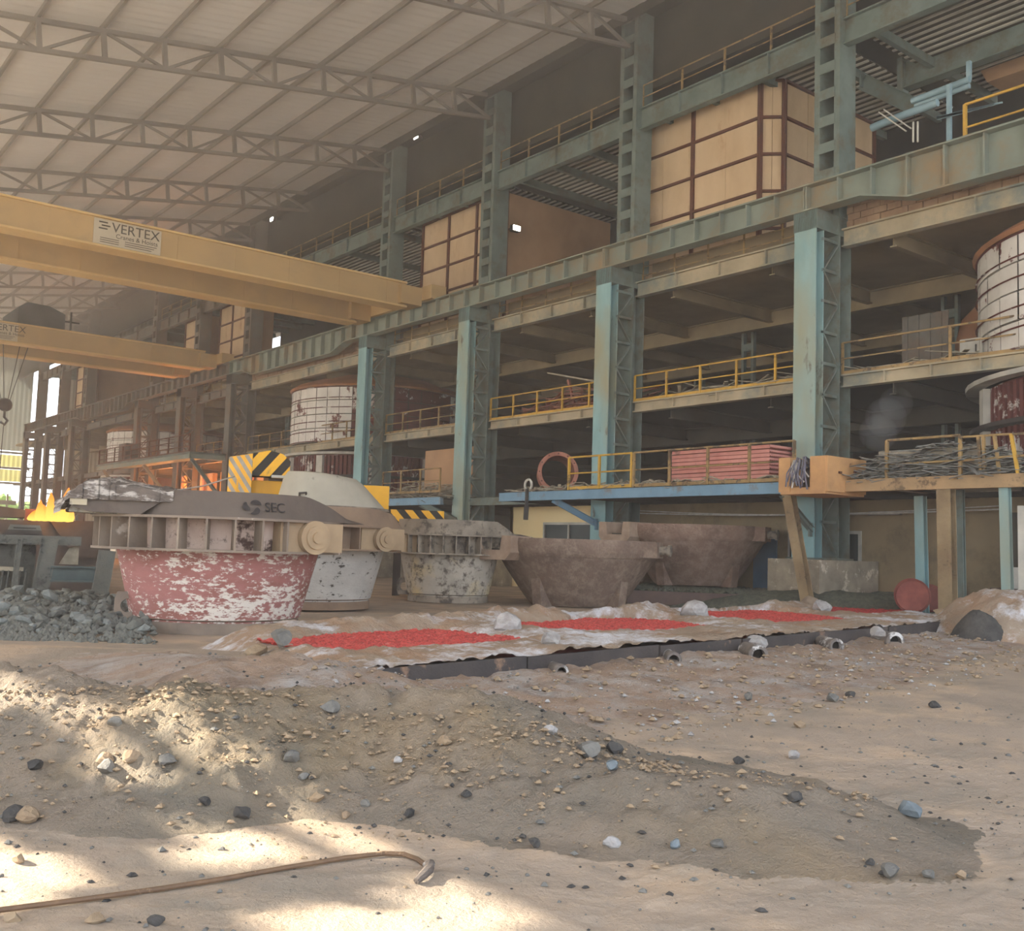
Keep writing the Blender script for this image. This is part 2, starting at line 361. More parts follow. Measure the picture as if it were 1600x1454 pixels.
def heap_h(X, Y):
    a = X*math.cos(YAW)-Y*math.sin(YAW); d = X*math.sin(YAW)+Y*math.cos(YAW)
    a2 = a+.25*fbm(d*.9, a*.7, 3, 5)
    cd = np.interp(a2, CREST[:, 0], CREST[:, 1]); cz = np.interp(a2, CREST[:, 0], CREST[:, 2])
    wf = 1.5+.35*fbm(a*.8, a*0+3, 3, 9); wb = 1.5
    t = np.where(d < cd, (cd-d)/wf, (d-cd)/wb)
    h = cz*np.clip(1-t, -1, 1)
    h = np.where(h > 0, cz*(1-smooth(0, 1.12, t)), 0)
    amp = smooth(0, .35, h/np.maximum(cz, .05))*np.clip(cz*2, 0, 1)
    h = h+amp*(.11*fbm(a*1.3+7, d*1.3, 4, 21)+.075*fbm(a*5, d*5, 4, 31)+.045*np.abs(fbm(a*13, d*13, 3, 41)))
    # smaller second heap at its tip, and the low toe
    h2 = .16*np.exp(-((a-1.0)/.9)**2-((d-6.15)/.42)**2)+.13*np.exp(-((a-2.0)/.55)**2-((d-6.35)/.3)**2)
    return h+h2*(1+.5*fbm(a*4, d*4, 4, 55))
def bank_h(X, Y):
    s, t = bed_st(X, Y)
    q = -t                                   # distance in front of the bed
    run = 3.6-1.4*smooth(6, 18, s)-.4*smooth(3, -2, s)+.5*fbm(s*.5, s*0, 3, 13)
    top = .15+.06*fbm(s*.9, s*0+2, 3, 17)+.05*np.exp(-((s-.2)/1.2)**2)
    h = np.where(q < 0, top-.0*q, top*(1-smooth(0, 1, q/run)*1.0))
    env = smooth(-3.2, -1.0, s)*smooth(21.5, 19, s)*np.where(q < 0, smooth(-.9, -.3, q), 1)
    chan = .085*fbm(s*2.0+q*.9, q*.3, 4, 61)+.05*fbm(s*5, q*4, 4, 62)+.03*fbm(s*14, q*13, 3, 63)
    # left end mound
    lm = .22*np.exp(-((s+.7)/.8)**2-((q+1.5)/1.3)**2)+.22*np.exp(-((s+.9)/1.3)**2-((q-.3)/1.0)**2)
    return h*env+chan*env*smooth(1.1, .3, q/run)+lm*(1+.35*fbm(X*2.5, Y*2.5, 4, 71))
def ground_h(X, Y):
    d = X*math.sin(YAW)+Y*math.cos(YAW); a = X*math.cos(YAW)-Y*math.sin(YAW)
    g = .014*fbm(X*1.1, Y*1.1, 5, 81)+(.013*fbm(X*6, Y*6, 3, 83)+.009*fbm(X*19, Y*19, 2, 84)+.006*np.clip(fbm(X*3.1+Y*9, Y*2-X*3, 3, 85), 0, 1))*(d < 14)
    sand = .14*smooth(8.3, 10.5, d)*smooth(-.9, -2.6, a)*smooth(15.0, 12.5, d)      # hollow behind the heap
    rim = .07*np.exp(-((d-13.4-.25*(a+5))/1.3)**2)*smooth(-1.2, -3, a)
    return g+sand+rim*(1+.5*fbm(X*1.4, Y*1.4, 4, 91))

def grid_obj(name, m, amin, amax, na, dvals, hf, mask=None, group=None):
    av = np.linspace(0, 1, na)
    D = np.array(dvals)[:, None]; lo = np.minimum(amin, -.62*D-1.0); hi = np.maximum(amax, .62*D+1.0)
    if mask is not None: lo = amin+0*D; hi = amax+0*D
    A = lo+(hi-lo)*av[None, :]; D = D+0*A
    X = D*math.sin(YAW)+A*math.cos(YAW); Y = D*math.cos(YAW)-A*math.sin(YAW)
    Z = hf(X, Y)
    nd = len(dvals)
    vs_ = np.stack([X, Y, Z], -1).reshape(-1, 3)
    idx = np.arange(nd*na).reshape(nd, na)
    q = np.stack([idx[:-1, :-1], idx[:-1, 1:], idx[1:, 1:], idx[1:, :-1]], -1).reshape(-1, 4)
    if mask is not None:
        mk = mask(X, Y, Z).reshape(-1)
        q = q[mk[q].any(1)]
        used = np.unique(q); re = -np.ones(len(vs_), int); re[used] = np.arange(len(used)); vs_ = vs_[used]; q = re[q]
    me = bpy.data.meshes.new(name); me.from_pydata(vs_.tolist(), [], q.tolist()); me.update()
    me.polygons.foreach_set('use_smooth', [True]*len(me.polygons)); me.materials.append(m)
    o = bpy.data.objects.new(name, me); COL.objects.link(o); return o

dv = list(np.arange(1.2, 3.6, .06))+list(np.arange(3.6, 9.0, .026))+list(np.arange(9.0, 20, .11))+list(np.geomspace(20, 60, 60))
g = struct(grid_obj('ground', M['sand'], -7, 7, 400, dv, ground_h))
# the wide floor and an added pale yard around it to bounce light
bmq = MB(); bmq.add([(-300, -200, -.06), (300, -200, -.06), (300, 400, -.06), (-300, 400, -.06)], [(0, 1, 2, 3)])
struct(bmq.build('floor', M['ground_far']))
M['yard'] = mat('bounce_yard', (212, 206, 196), None, .2, .95)
struct(MB().box(-200, -13.2, -150, 300, -.05, -.04).box(-13.2, 120, -150, -9, -.05, -.04).build('bounce_pavement', M['yard']))
hp = grid_obj('sand_heap', M['sand_heap'], -7.5, 3.2, 420, list(np.arange(4.8, 9.6, .025)), lambda X, Y: ground_h(X, Y)+heap_h(X, Y)-.012,
              mask=lambda X, Y, Z: (heap_h(X, Y) > .008))
tag(hp, 'long grey-tan sand heap with stones, crossing in front of the casting bed', 'sand', kind='stuff')
bk = grid_obj('sand_bank', M['bank'], -7.5, 18, 300, list(np.arange(7.0, 33, .075)), lambda X, Y: ground_h(X, Y)+bank_h(X, Y)-.012,
              mask=lambda X, Y, Z: (bank_h(X, Y) > .008))
tag(bk, 'ash-streaked brown sand bank sloping down from the casting bed plates', 'sand', kind='stuff')

# roof
def ztop(x): return 17.57+.168*x
rb = MB(); x0, x1 = -13.0, 26.4
n = 0
ys = [-8.0, 132.0]
corr = []
yy = -8.0
rv = []; rf = []
NY = 560
for i in range(NY+1):
    y = -8+140*i/NY; dz = .03 if i % 2 else 0.0
    rv += [(x0, y, ztop(x0)+.28+dz), (x1, y, ztop(x1)+.28+dz), (x0, y, ztop(x0)+.34+dz), (x1, y, ztop(x1)+.34+dz)]
for i in range(NY):
    b = i*4; rf += [(b, b+4, b+5, b+1), (b+2, b+3, b+7, b+6), (b+1, b+5, b+7, b+3)]
struct(rb.add(rv, rf).build('roof', M['roof']))
# upper hood roof and back wall of the tall building
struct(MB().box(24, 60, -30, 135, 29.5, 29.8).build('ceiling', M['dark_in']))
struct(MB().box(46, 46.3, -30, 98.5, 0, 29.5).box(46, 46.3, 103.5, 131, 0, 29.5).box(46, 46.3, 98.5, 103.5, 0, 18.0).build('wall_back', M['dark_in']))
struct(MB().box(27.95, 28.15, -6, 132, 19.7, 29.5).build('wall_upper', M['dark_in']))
struct(MB().box(26.42, 28.0, -8, 132, 22.6, 22.7).box(26.42, 26.5, -8, 132, 21.9, 22.6).build('trim_3', M['dark_in']))  # flashing added to shut out stray light at the roof edge
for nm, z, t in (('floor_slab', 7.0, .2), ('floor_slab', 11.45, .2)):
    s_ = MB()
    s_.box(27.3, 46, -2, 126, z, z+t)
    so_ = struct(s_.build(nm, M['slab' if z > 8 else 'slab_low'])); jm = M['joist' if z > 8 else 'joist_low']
    for k in range(28):
        y = -1+4.43*k
        MB().ibeam((27.3, y, z-.25), (46, y, z-.25), .22, .5).build('joist', jm, so_)
    for xx in (33, 39.5):
        MB().ibeam((xx, -2, z-.35), (xx, 126, z-.35), .3, .66).build('cross_beam', jm, so_)
# interior posts on the storeys
for (x, y) in ((34, 18.6), (34, 27.5), (34, 36.4), (41, 18.6), (41, 27.5), (41, 36.4), (34, 45.2), (34, 62), (34, 70.7)):
    p = thing('inner_column', 'slim battened inner column standing deep in the dim storeys', 'column', (x, y, 0), group='inner columns of the storeys')
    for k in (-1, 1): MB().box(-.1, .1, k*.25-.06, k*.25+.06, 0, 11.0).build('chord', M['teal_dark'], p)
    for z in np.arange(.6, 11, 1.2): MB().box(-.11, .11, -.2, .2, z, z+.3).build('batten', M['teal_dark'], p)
# unseen side wall added, with holes shaped to throw the sun patches
def sunwall(px, py, X=-13.0):
    d = ray(px, py); t = 2.5
    while t < 12:
        p = EYE+d*t
        if p[2] < float(heap_h(np.array(p[0]), np.array(p[1])))+.02: break
        t += .03
    t = (X-p[0])/SUN[0]; return p+SUN*t
PATCH = [[(-250, 1300), (0, 1305), (40, 1314), (75, 1332), (105, 1362), (130, 1392), (80, 1406), (0, 1418), (-250, 1436)],
         [(225, 1280), (300, 1266), (350, 1285), (410, 1299), (440, 1318), (470, 1338), (410, 1346), (335, 1358), (305, 1340), (270, 1310)],
         [(435, 1280), (455, 1258), (555, 1287), (610, 1310), (635, 1328), (560, 1336), (515, 1328), (470, 1300)],
         [(430, 1425), (465, 1402), (560, 1404), (640, 1412), (680, 1460), (710, 1540), (480, 1540), (440, 1450)],
         [(625, 1382), (670, 1362), (735, 1376), (795, 1412), (900, 1510), (800, 1530), (710, 1440), (655, 1408)],
         [(-300, 1015), (0, 1040), (50, 1055), (160, 1110), (235, 1180), (265, 1230), (150, 1215), (100, 1150), (40, 1100), (-300, 1090)],
         [(190, 1085), (300, 1080), (330, 1130), (400, 1175), (360, 1210), (270, 1160), (220, 1120)]]
holes = [[(sunwall(*q)[1], sunwall(*q)[2]) for q in poly] for poly in PATCH]
def inpoly(y, z, poly):
    c = False; n = len(poly)
    for i in range(n):
        (y1, z1), (y2, z2) = poly[i], poly[(i+1) % n]
        if (z1 > z) != (z2 > z) and y < (y2-y1)*(z-z1)/(z2-z1)+y1: c = not c
    return c
cw = MB()
st = .16
allz = [p[1] for h in holes for p in h]; ally = [p[0] for h in holes for p in h]
for y in np.arange(2, 60, st):
    run = None
    for z in np.arange(9.6, 15.9, st):
        solid = not any(inpoly(y+st/2, z+st/2, h) for h in holes)
        if solid and run is None: run = z
        if (not solid) and run is not None: cw.box(-13.05, -13, y, y+st, run, z); run = None
    if run is not None: cw.box(-13.05, -13, y, y+st, run, 15.9)
cw.box(-13.05, -13, 60, 132, 9.6, 15.6)
struct(cw.build('sun_mask_wall', M['clad']))
# far end wall: corrugated sheet above, open below
def corrugated(name, m, xa, xb, y, z0, z1, p=.5):
    b = MB(); n = int((xb-xa)/p*2); vs_ = []; fs = []
    for i in range(n+1):
        x = xa+(xb-xa)*i/n; yy = y+(.09 if i % 2 else 0); vs_ += [(x, yy, z0), (x, yy, z1)]
    for i in range(n): k = i*2; fs.append((k, k+2, k+3, k+1))
    return b.add(vs_, fs).build(name, m)
struct(corrugated('wall_far', M['corr'], -20, 29.6, 130, 11.2, 26))
struct(corrugated('wall_far', M['corr_yellow'], -20, 29.2, 130, 9.3, 10.7))
struct(corrugated('wall_far', M['corr_yellow'], -20, 29.0, 130, 7.6, 9.0))
for z in (7.4, 9.15, 10.95): struct(MB().box(-20, 29.8, 129.7, 129.9, z-.12, z+.12).build('trim_1', M['roof_steel']))
for x in (29.9, 34.5): struct(MB().ibeam((x+1, 131, 0), (x+1, 131, 26), .7, .5, up=(0, 1, 0)).build('trim_2', M['girder']))
struct(corrugated('wall_far', M['clad'], 33.6, 46, 130, 0, 29.5))

# ------------------------------------------------------------------ columns
cp = thing('lattice_column', '', 'column', (0, 0, 0))
W = .78
def add_column(cp):
    fp = MB()
    fp.box(0, .04, -W/2, W/2, 1.62, 12.1).box(.04, .36, -.03, .03, 1.62, 12.1).box(.36, .40, -W/2, W/2, 1.62, 12.1)
    fp.build('front_post', M['teal'], cp)
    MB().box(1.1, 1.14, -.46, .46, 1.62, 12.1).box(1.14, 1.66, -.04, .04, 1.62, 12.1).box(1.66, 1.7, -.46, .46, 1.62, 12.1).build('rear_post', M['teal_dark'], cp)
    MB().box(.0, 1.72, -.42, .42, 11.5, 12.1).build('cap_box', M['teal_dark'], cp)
    MB().box(-.12, 1.82, -.52, .52, 1.585, 1.64).build('base_plate', M['teal_dark'], cp)
    h = .95; first = {}
    for sgn in (-1, 1):
        y = sgn*(W/2-.03)
        for k in range(10):
            z0 = 1.75+h*k; z1 = z0+h
            a, b = ((.38, z0), (1.12, z1-.06)) if k % 2 else ((1.12, z0), (.38, z1-.06))
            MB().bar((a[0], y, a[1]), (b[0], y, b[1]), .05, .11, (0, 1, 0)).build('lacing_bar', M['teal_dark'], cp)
            MB().bar((.36, y, z1), (1.12, y, z1), .06, .09).build('lacing_strut', M['teal_dark'], cp)
    for k in (-1, 1):
        MB().box(1.05, 1.9, k*.36-.1, k*.36+.1, 12.1, 22.3).build('mast_chord', M['teal_dark'], cp)
    for z in np.arange(12.5, 22.2, .86):
        MB().box(1.03, 1.08, -.3, .3, z, z+.32).build('batten', M['teal_dark'], cp)
        MB().box(1.86, 1.91, -.3, .3, z, z+.32).build('batten', M['teal_dark'], cp)
add_column(cp)
CL = ['wide pale teal lattice column rising behind the orange chute box',
      'pale blue lattice column between the rusty steel ring and the red sheet stack',
      'blue lattice column with peeling paint beside the short railed platform',
      'blue lattice column standing in front of the patchy white furnace shell',
      'dim lattice column directly above the black and yellow striped lifting beam',
      'dim lattice column at the middle of the far bracketed gallery',
      'dim lattice column at the far end of the bracketed gallery',
      'hazy lattice column just beyond the flame, third from the far end of the row',
      'hazy lattice column second from the far end of the row',
      'last hazy lattice column, standing by the corrugated end wall']
cols = []
for i, y in enumerate(COLS):
    o = cp if i == 0 else dup(cp)
    o.location = (XC, y, 0); o['label'] = CL[i]; o['group'] = 'lattice columns of the building row'; cols.append(o)
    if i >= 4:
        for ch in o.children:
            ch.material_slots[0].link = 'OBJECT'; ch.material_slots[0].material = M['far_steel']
# base legs under each column and pedestal under the first
def pedestal(y, label, h=1.58):
    p = thing('concrete_pedestal', label, 'plinth', (XC, y, 0), group='column pedestals')
    MB().box(-.65, 2.3, -1.05, .75, 0, h).build('block', M['concrete'], p)
pedestal(COLS[0], 'rough concrete pedestal carrying the column below the orange chute')
for i in range(1, 10):
    pedestal(COLS[i], 'concrete pedestal under the '+['', 'column beside the rusty steel ring', 'column beside the short railed platform', 'column before the patchy white furnace', 'column above the striped lifting beam', 'column at the middle of the far gallery', 'column at the far end of the gallery', 'hazy column just beyond the flame', 'second hazy column from the row end', 'last hazy column by the end wall'][i])

# ------------------------------------------------------------------ runway girders, storey beams, rails by bay
BAYS = [(0.9, 18.62, 'D', 'over the scrap pile'), (18.62, 27.5, 'S', 'over the red sheet stack'), (27.5, 36.4, 'S', 'over the rusty steel ring'),
        (36.4, 45.2, 'S', 'over the short railed platform'), (45.2, 62.0, 'D', 'at the patchy white furnace'), (62.0, 70.7, 'S', 'over the near half of the far gallery'),
        (70.7, 79.7, 'S', 'over the distant half of the far gallery'), (79.7, 97.7, 'D', 'at the hazy third furnace'), (97.7, 106.2, 'S', 'second hazy bay before the end wall'),
        (106.2, 114.7, 'S', 'last hazy bay before the end wall')]
for (y0, y1, kd, where) in BAYS:
    t = thing('runway_girder', 'dusty teal crane runway girder with stiffener ribs '+where, 'girder', (XC+.2, y0, 12.1), group='crane runway girders')
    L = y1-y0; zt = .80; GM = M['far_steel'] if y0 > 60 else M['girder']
    zb = lambda y: 0.0
    web = MB(); prof = [(0.0, .0), (L, .0)]
    if kd == 'D': prof = [(0, .0), (1.9, .0), (3.4, -.42), (L-3.4, -.42), (L-1.9, 0), (L, 0)]
    pts = [(-.0, zt)]+[(L, zt)]+[(p[0], p[1]) for p in reversed(prof)]
    web.prism([(a, b) for a, b in pts], -.02, .02, ax=0); web.build('web', GM, t)
    MB().box(-.3, .3, 0, L, zt-.05, zt).build('top_flange', GM, t)
    fl = MB()
    for (a, za), (b, zb_) in zip(prof[:-1], prof[1:]): fl.bar((0, a, za+.02), (0, b, zb_+.02), .5, .05)
    fl.build('bottom_flange', GM, t)
    MB().box(-.05, .05, 0, L, zt, zt+.09).build('crane_rail', M['dark_steel'], t)
    nst = int(L/1.05)
    for k in range(nst+1):
        y = .04+k*(L-.08)/nst; lo = np.interp(y, [p[0] for p in prof], [p[1] for p in prof])
        MB().box(-.24, -.02, y-.025, y+.025, lo+.04, zt-.05).build('stiffener', GM, t)

def handrail(p0, p1, label, m, n=5, h=1.05, mids=1, r=.03, name='handrail', kick=True):
    p0 = Vector(p0); p1 = Vector(p1)
    t = thing(name, label, 'railing', p0)
    d = p1-p0
    MB().tube([(0, 0, h), d+Vector((0, 0, h))], r, 6).build('top_rail', m, t)
    for k in range(mids):
        z = h*(k+1)/(mids+1); MB().tube([(0, 0, z), d+Vector((0, 0, z))], r*.8, 6).build('mid_rail', m, t)
    for k in range(n):
        q = d*k/(n-1); MB().bar(q, q+Vector((0, 0, h)), r*2.2, r*2.2).build('post', m, t)
    if kick: MB().bar(Vector((0, 0, .06)), d+Vector((0, 0, .06)), .015, .1).build('toe_board', m, t)
    return t

for bi, (y0, y1, kd, where) in enumerate(BAYS):
    a, b = y0+.45, y1-.45
    for nm, z0, z1, m, lv in (('storey_beam', 6.8, 7.2, M['beam'], 'second storey'), ('storey_beam', 11.15, 11.72, M['beam'], 'third storey'), ('storey_beam', 17.6, 18.45, M['teal_dark'], 'top walkway')):
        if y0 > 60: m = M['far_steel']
        if bi == 0 and z0 < 8: a = 12.4
        else: a = y0+.45
        t = thing(nm, f'dusty {lv} edge beam {where}', 'beam', (XC+1.35, a, z0), group=lv+' edge beams')
        H = z1-z0
        MB().ibeam((0, 0, H/2), (0, b-a, H/2), .3, H, .05, .04).build('section', m, t)
        for k in range(1, 4):
            y = (b-a)*k/4; MB().box(-.14, -.02, y-.02, y+.02, .05, H-.05).build('stiffener', m, t)
    a = y0+.45
    if bi < 7:
        handrail((XC+1.4, a, 18.45), (XC+1.4, b, 18.45), 'thin yellowish handrail of the top walkway '+where, M['rail_dull'], 5 if kd == 'S' else 9, .95, 1, .028)
        bright = bi in (1, 2)
        handrail((XC+1.3, 11.3 if bi == 0 else a, 7.2), (XC+1.3, b, 7.2), ('bright yellow' if bright else 'dull yellow')+' second storey handrail '+where, M['yellow_rail'] if bright else M['rail_dull'], 3 if bi == 0 else 6 if kd == 'S' else 11, .98, 1, .03)
        if kd == 'S':
            handrail((XC+1.6, a, 11.7), (XC+1.6, b, 11.7), 'dusty thin handrail of the third storey '+where, M['rail_dull'], 6, 1.0, 2, .022)
            struct(MB().box(XC+2.1, XC+2.2, a, b, 11.65, 12.6).build('wall_parapet', M['slab']))
    # slatted walkway floor above
    sl_ = thing('slatted_floor', 'slatted upper walkway floor seen from below '+where, 'floor', (XC+1.6, a, 18.3), group='slatted walkway floors')
    for k in range(22 if bi < 5 else 0):
        x = .2+k*.36; MB().box(x, x+.10, 0, b-a, 0, .05).build('gap_light_slat', M['white_frame'], sl_)  # pale tone paints in light coming through the floor gaps
    MB().box(0, 8, 0, b-a, .05, .09).build('grating', M['dark_in'], sl_)
    for k in range(4):
        y = .6+k*(b-a-1.2)/3; MB().box(0, 8, y-.09, y+.09, -.32, -.02).build('bearer', M['teal_dark'], sl_)

# brick infill above the third storey beam in the two furnace bays
def brickwall(y0, y1, z0, rows, x):
    wl = struct(MB().box(x+.03, x+.2, y0, y1, z0, z0+rows*.205).build('wall_infill', M['mortar']))
    src = []
    for k in range(4):
        b = MB(); e = .012*k; b.box(-.012*k, .08, .0, .43, 0, .185); src.append(b)
    proto = [None]*4
    for r_ in range(rows):
        y = y0+(0 if r_ % 2 else -.22)
        while y < y1-.1:
            ya = max(y, y0); w_ = min(.43, y1-ya, y+.43-ya)
            if w_ > .1:
                k = rnd.randrange(4)
                if proto[k] is None:
                    o = src[k].build('brick', M['brick'], wl, loc=(x, ya, z0+r_*.205+.01)); proto[k] = o
                else:
                    o = part(None, 'brick', proto[k], wl, (x, ya, z0+r_*.205+.01))
                o.scale = (1, w_/.43, 1); o.rotation_euler = (0, rnd.uniform(-.02, .02), rnd.uniform(-.02, .02))
            y += .455
brickwall(8.0, 18.0, 11.72, 5, XC+1.25)
brickwall(46.0, 61.3, 11.72, 4, XC+1.25)

# ------------------------------------------------------------------ cream enclosures
def enclosure(label, x, y0, y1, z0, z1, ny, nz, depth, sidegrid=True, chamfer=True):
    t = thing('cream_enclosure', label, 'enclosure', (x, y0, z0), group='cream panelled enclosures')
    L = y1-y0; H = z1-z0; c = .55 if chamfer else 0
    MB().prism([(.06, c+.05), (c+.05, .06), (depth, .06), (depth, L-.05), (.06, L-.05)], 0, H-.05, ax=2).build('core', M['cream_side'], t)
    def grid(P, Q, nu, nv):
        P = Vector(P); Q = Vector(Q); d = Q-P; Ln = d.length; d.normalize(); nrm = Vector((d.y, -d.x, 0))
        for i in range(nu):
            for j in range(nv):
                for h in range(2):                      # two sheets in each cell, meeting at a seam
                    a0 = Ln*(i+h*.5)/nu+.05*(h == 0)+.008; a1 = Ln*(i+.5+h*.5)/nu-.05*(h == 1)-.008
                    zz0 = H*j/nv+.05; zz1 = H*(j+1)/nv-.05
                    off = rnd.uniform(0, .02)
                    b = MB(); p = P+d*a0; q = P+d*a1
                    b.add([tuple(p+nrm*o_+Vector((0, 0, z))) for o_ in (-.03, .01+off) for z in (zz0, zz1)]+[tuple(q+nrm*o_+Vector((0, 0, z))) for o_ in (-.03, .01+off) for z in (zz0, zz1)],
                          [(0, 1, 3, 2), (4, 6, 7, 5), (0, 4, 5, 1), (2, 3, 7, 6), (0, 2, 6, 4), (1, 5, 7, 3)])
                    b.build('panel', M['cream'], t)
        for i in range(nu+1):
            p = P+d*(Ln*i/nu); MB().bar(p+nrm*.05, p+nrm*.05+Vector((0, 0, H)), .11, .14, d).build('grid_bar', M['grid'], t)
        for j in range(nv+1):
            z = Vector((0, 0, H*j/nv)); MB().bar(P+nrm*.06+z, Q+nrm*.06+z, .1, .09).build('grid_bar', M['grid'], t)
    grid((0, L, 0), (0, c, 0), ny, nz)
    if chamfer: grid((0, c, 0), (c, 0, 0), 1, nz)
    if sidegrid: grid((c, 0, 0), (depth, 0, 0), 2, nz)
    return t
enclosure('large cream panelled enclosure with brown grid bars, beside the topmost right mast', 28.0, 21.7, 28.4, 11.6, 18.2, 2, 5, 6.0)
enclosure('cream panelled enclosure with plain brown side wall above the rusty steel ring', 28.0, 36.6, 43.6, 11.6, 18.0, 3, 5, 6.5, False, False)
enclosure('dim cream enclosure above the near half of the far gallery', 28.0, 63.2, 69.8, 11.6, 18.0, 3, 5, 1.0, False, False)
enclosure('small dim cream enclosure behind the second crane bridge', 28.0, 72.2, 76.5, 11.6, 18.0, 2, 5, 3.0, False, False)
enclosure('hazy cream enclosure close to the far end wall', 28.0, 98.6, 105.3, 11.6, 18.0, 3, 5, 6.0, False, False)

# ------------------------------------------------------------------ furnaces
def furnace(yc, label, brown=(), Rf=5.1):
    t = thing('furnace', label, 'furnace', (31.6, yc, 0), group='tiled arc furnaces')
    MB().lathe([(Rf-.3, 4.2), (Rf-.3, 6.6)], 60).build('lower_shell', M['furnace_brown'], t)
    MB().lathe([(Rf-.12, 7.2), (Rf-.12, 10.4), (Rf-.6, 10.5)], 60).build('shell', M['dark_in'], t)
    nA = 26; rows = 4
    protos = {}
    for i in range(nA):
        ang = R(95)+R(230)*i/nA
        for j in range(rows):
            mm = 'furnace_brown' if (i+j*0) in brown else 'furnace'
            if mm not in protos:
                b = MB(); da = R(230)/nA*.475; z0, z1 = 0, .76
                b.lathe([(Rf-.1, z0+.02), (Rf, z0+.02), (Rf, z1), (Rf-.1, z1)], 3, -da, da)
                protos[mm] = b.build('panel', M[mm], t, loc=(0, 0, 7.25+.79*j), rz=ang)
                continue
            part(None, 'panel', protos[mm], t, (rnd.uniform(-.012, .012), rnd.uniform(-.012, .012), 7.25+.79*j), rz=ang)
    for z in (7.3, 7.85, 8.4, 9.2, 9.75, 10.35):
        MB().lathe([(Rf+.03, z-.025), (Rf+.07, z), (Rf+.03, z+.025)], 60).build('hoop', M['furnace_brown'], t)
    MB().lathe([(Rf+.05, 10.4), (Rf+.15, 10.5), (Rf-.2, 10.75), (3.2, 11.35)], 48).build('cover', M['hood'], t, True)
    MB().lathe([(Rf-.05, 6.55), (Rf+.35, 6.55), (Rf+.35, 6.68), (Rf-.05, 6.68)], 48).build('ledge', M['white_frame'], t)
    tp = None
    for i in range(64):
        ang = R(110)+R(190)*i/64
        if tp is None: tp = MB().box(Rf-.32, Rf-.12, -.07, .07, 4.2, 6.5).build('stave', M['furnace_brown'], t, rz=ang)
        else: part(None, 'stave', tp, t, (0, 0, 0), rz=ang)
    tq = None
    for i in range(5):
        ang = R(130)+R(36)*i
        if tq is None: tq = MB().box(Rf-.2, Rf+.05, -.22, .22, 4.1, 6.5).build('buckstay', M['white_frame'], t, rz=ang)
        else: part(None, 'buckstay', tq, t, (0, 0, 0), rz=ang)
    MB().lathe([(Rf-.2, 5.3), (Rf+.25, 5.3), (Rf+.25, 5.42), (Rf-.2, 5.42)], 48).build('ledge', M['dark_steel'], t)
    return t
furnace(10.3, 'huge white-tiled furnace shell cut off by the picture edge over the scrap pile', (8, 11), 5.4)
furnace(53.6, 'patchy furnace shell, white and peeling brown, behind the lattice columns', brown=(15, 16, 17, 18, 19, 20, 21, 22))
furnace(88.8, 'distant furnace shell half hidden beyond the bracketed gallery')

# ------------------------------------------------------------------ roof trusses and purlins
NX = [24.6-2.12*k for k in range(18)]
tp = thing('roof_truss', '', 'truss', (0, 0, 0))
MB().bar((26.62, 0, ztop(26.62)), (-12.5, 0, ztop(-12.5)), .16, .16).build('top_chord', M['roof_steel'], tp)
MB().bar((26.62, 0, ztop(26.62)-1.05), (-12.5, 0, ztop(-12.5)-1.0), .16, .15).build('bottom_chord', M['roof_steel'], tp)
for k, x in enumerate(NX):
    zt_, zb_ = ztop(x), ztop(x)-1.02
    MB().bar((x, 0, zt_), (x+.12, 0, zb_), .16, .16).build('web_post', M['roof_steel'], tp)
    x2 = x-2.12 if k < 17 else x
    a, b = ((x, zt_), (x2+.12, ztop(x2)-1.0)) if k >= 0 else ((0, 0), (0, 0))
    if k % 2 == 0: MB().bar((x+.12, 0, zb_), (x2, 0, ztop(x2)), .09, .1).build('web_diagonal', M['roof_steel'], tp)
    else: MB().bar((x, 0, zt_), (x2+.12, 0, ztop(x2)-1.0), .09, .1).build('web_diagonal', M['roof_steel'], tp)
MB().bar((24.6, 0, ztop(24.6)), (26.6, 0, ztop(26.6)-1.05), .1, .12).build('knee_brace', M['roof_steel'], tp)
TL = ['pale roof truss reaching the mast beside the large cream enclosure', 'long pale roof truss ending at the mast of the peeling blue column', 'hazy roof truss in the middle of the visible roof',
      'hazy roof truss just above the first crane bridge', 'hazy roof truss hidden partly by the first crane bridge', 'far roof truss seen between the two crane bridges',
      'far roof truss behind the dark crane hoist', 'far pinkish roof truss over the hazy third furnace', 'far pinkish roof truss near the end wall', 'farthest roof truss before the end wall', 'last roof truss at the end wall', 'roof truss overhead at the picture top']
for i, y in enumerate([27.5, 36.4, 45.2, 54.0, 62.0, 70.7, 79.7, 88.7, 97.7, 106.2, 114.7, 18.62]):
    o = tp if i == 0 else dup(tp)
    o.location = (0, y, 0); o['label'] = TL[i]; o['group'] = 'roof trusses'
ORD = 'first second third fourth fifth sixth seventh eighth ninth tenth eleventh twelfth thirteenth fourteenth fifteenth sixteenth seventeenth eighteenth'.split()
pp = None
for k, x in enumerate(NX):
    if pp is None:
        pp = MB().bar((0, -8, .18), (0, 131, .18), .1, .2).build('purlin', M['roof_steel']); o = pp
    else:
        o = pp.copy(); COL.objects.link(o)
    o.location = (x, 0, ztop(x)); tag(o, ORD[k]+' steel purlin in from the open roof edge above the masts', 'purlin', 'purlins under the roof sheets')

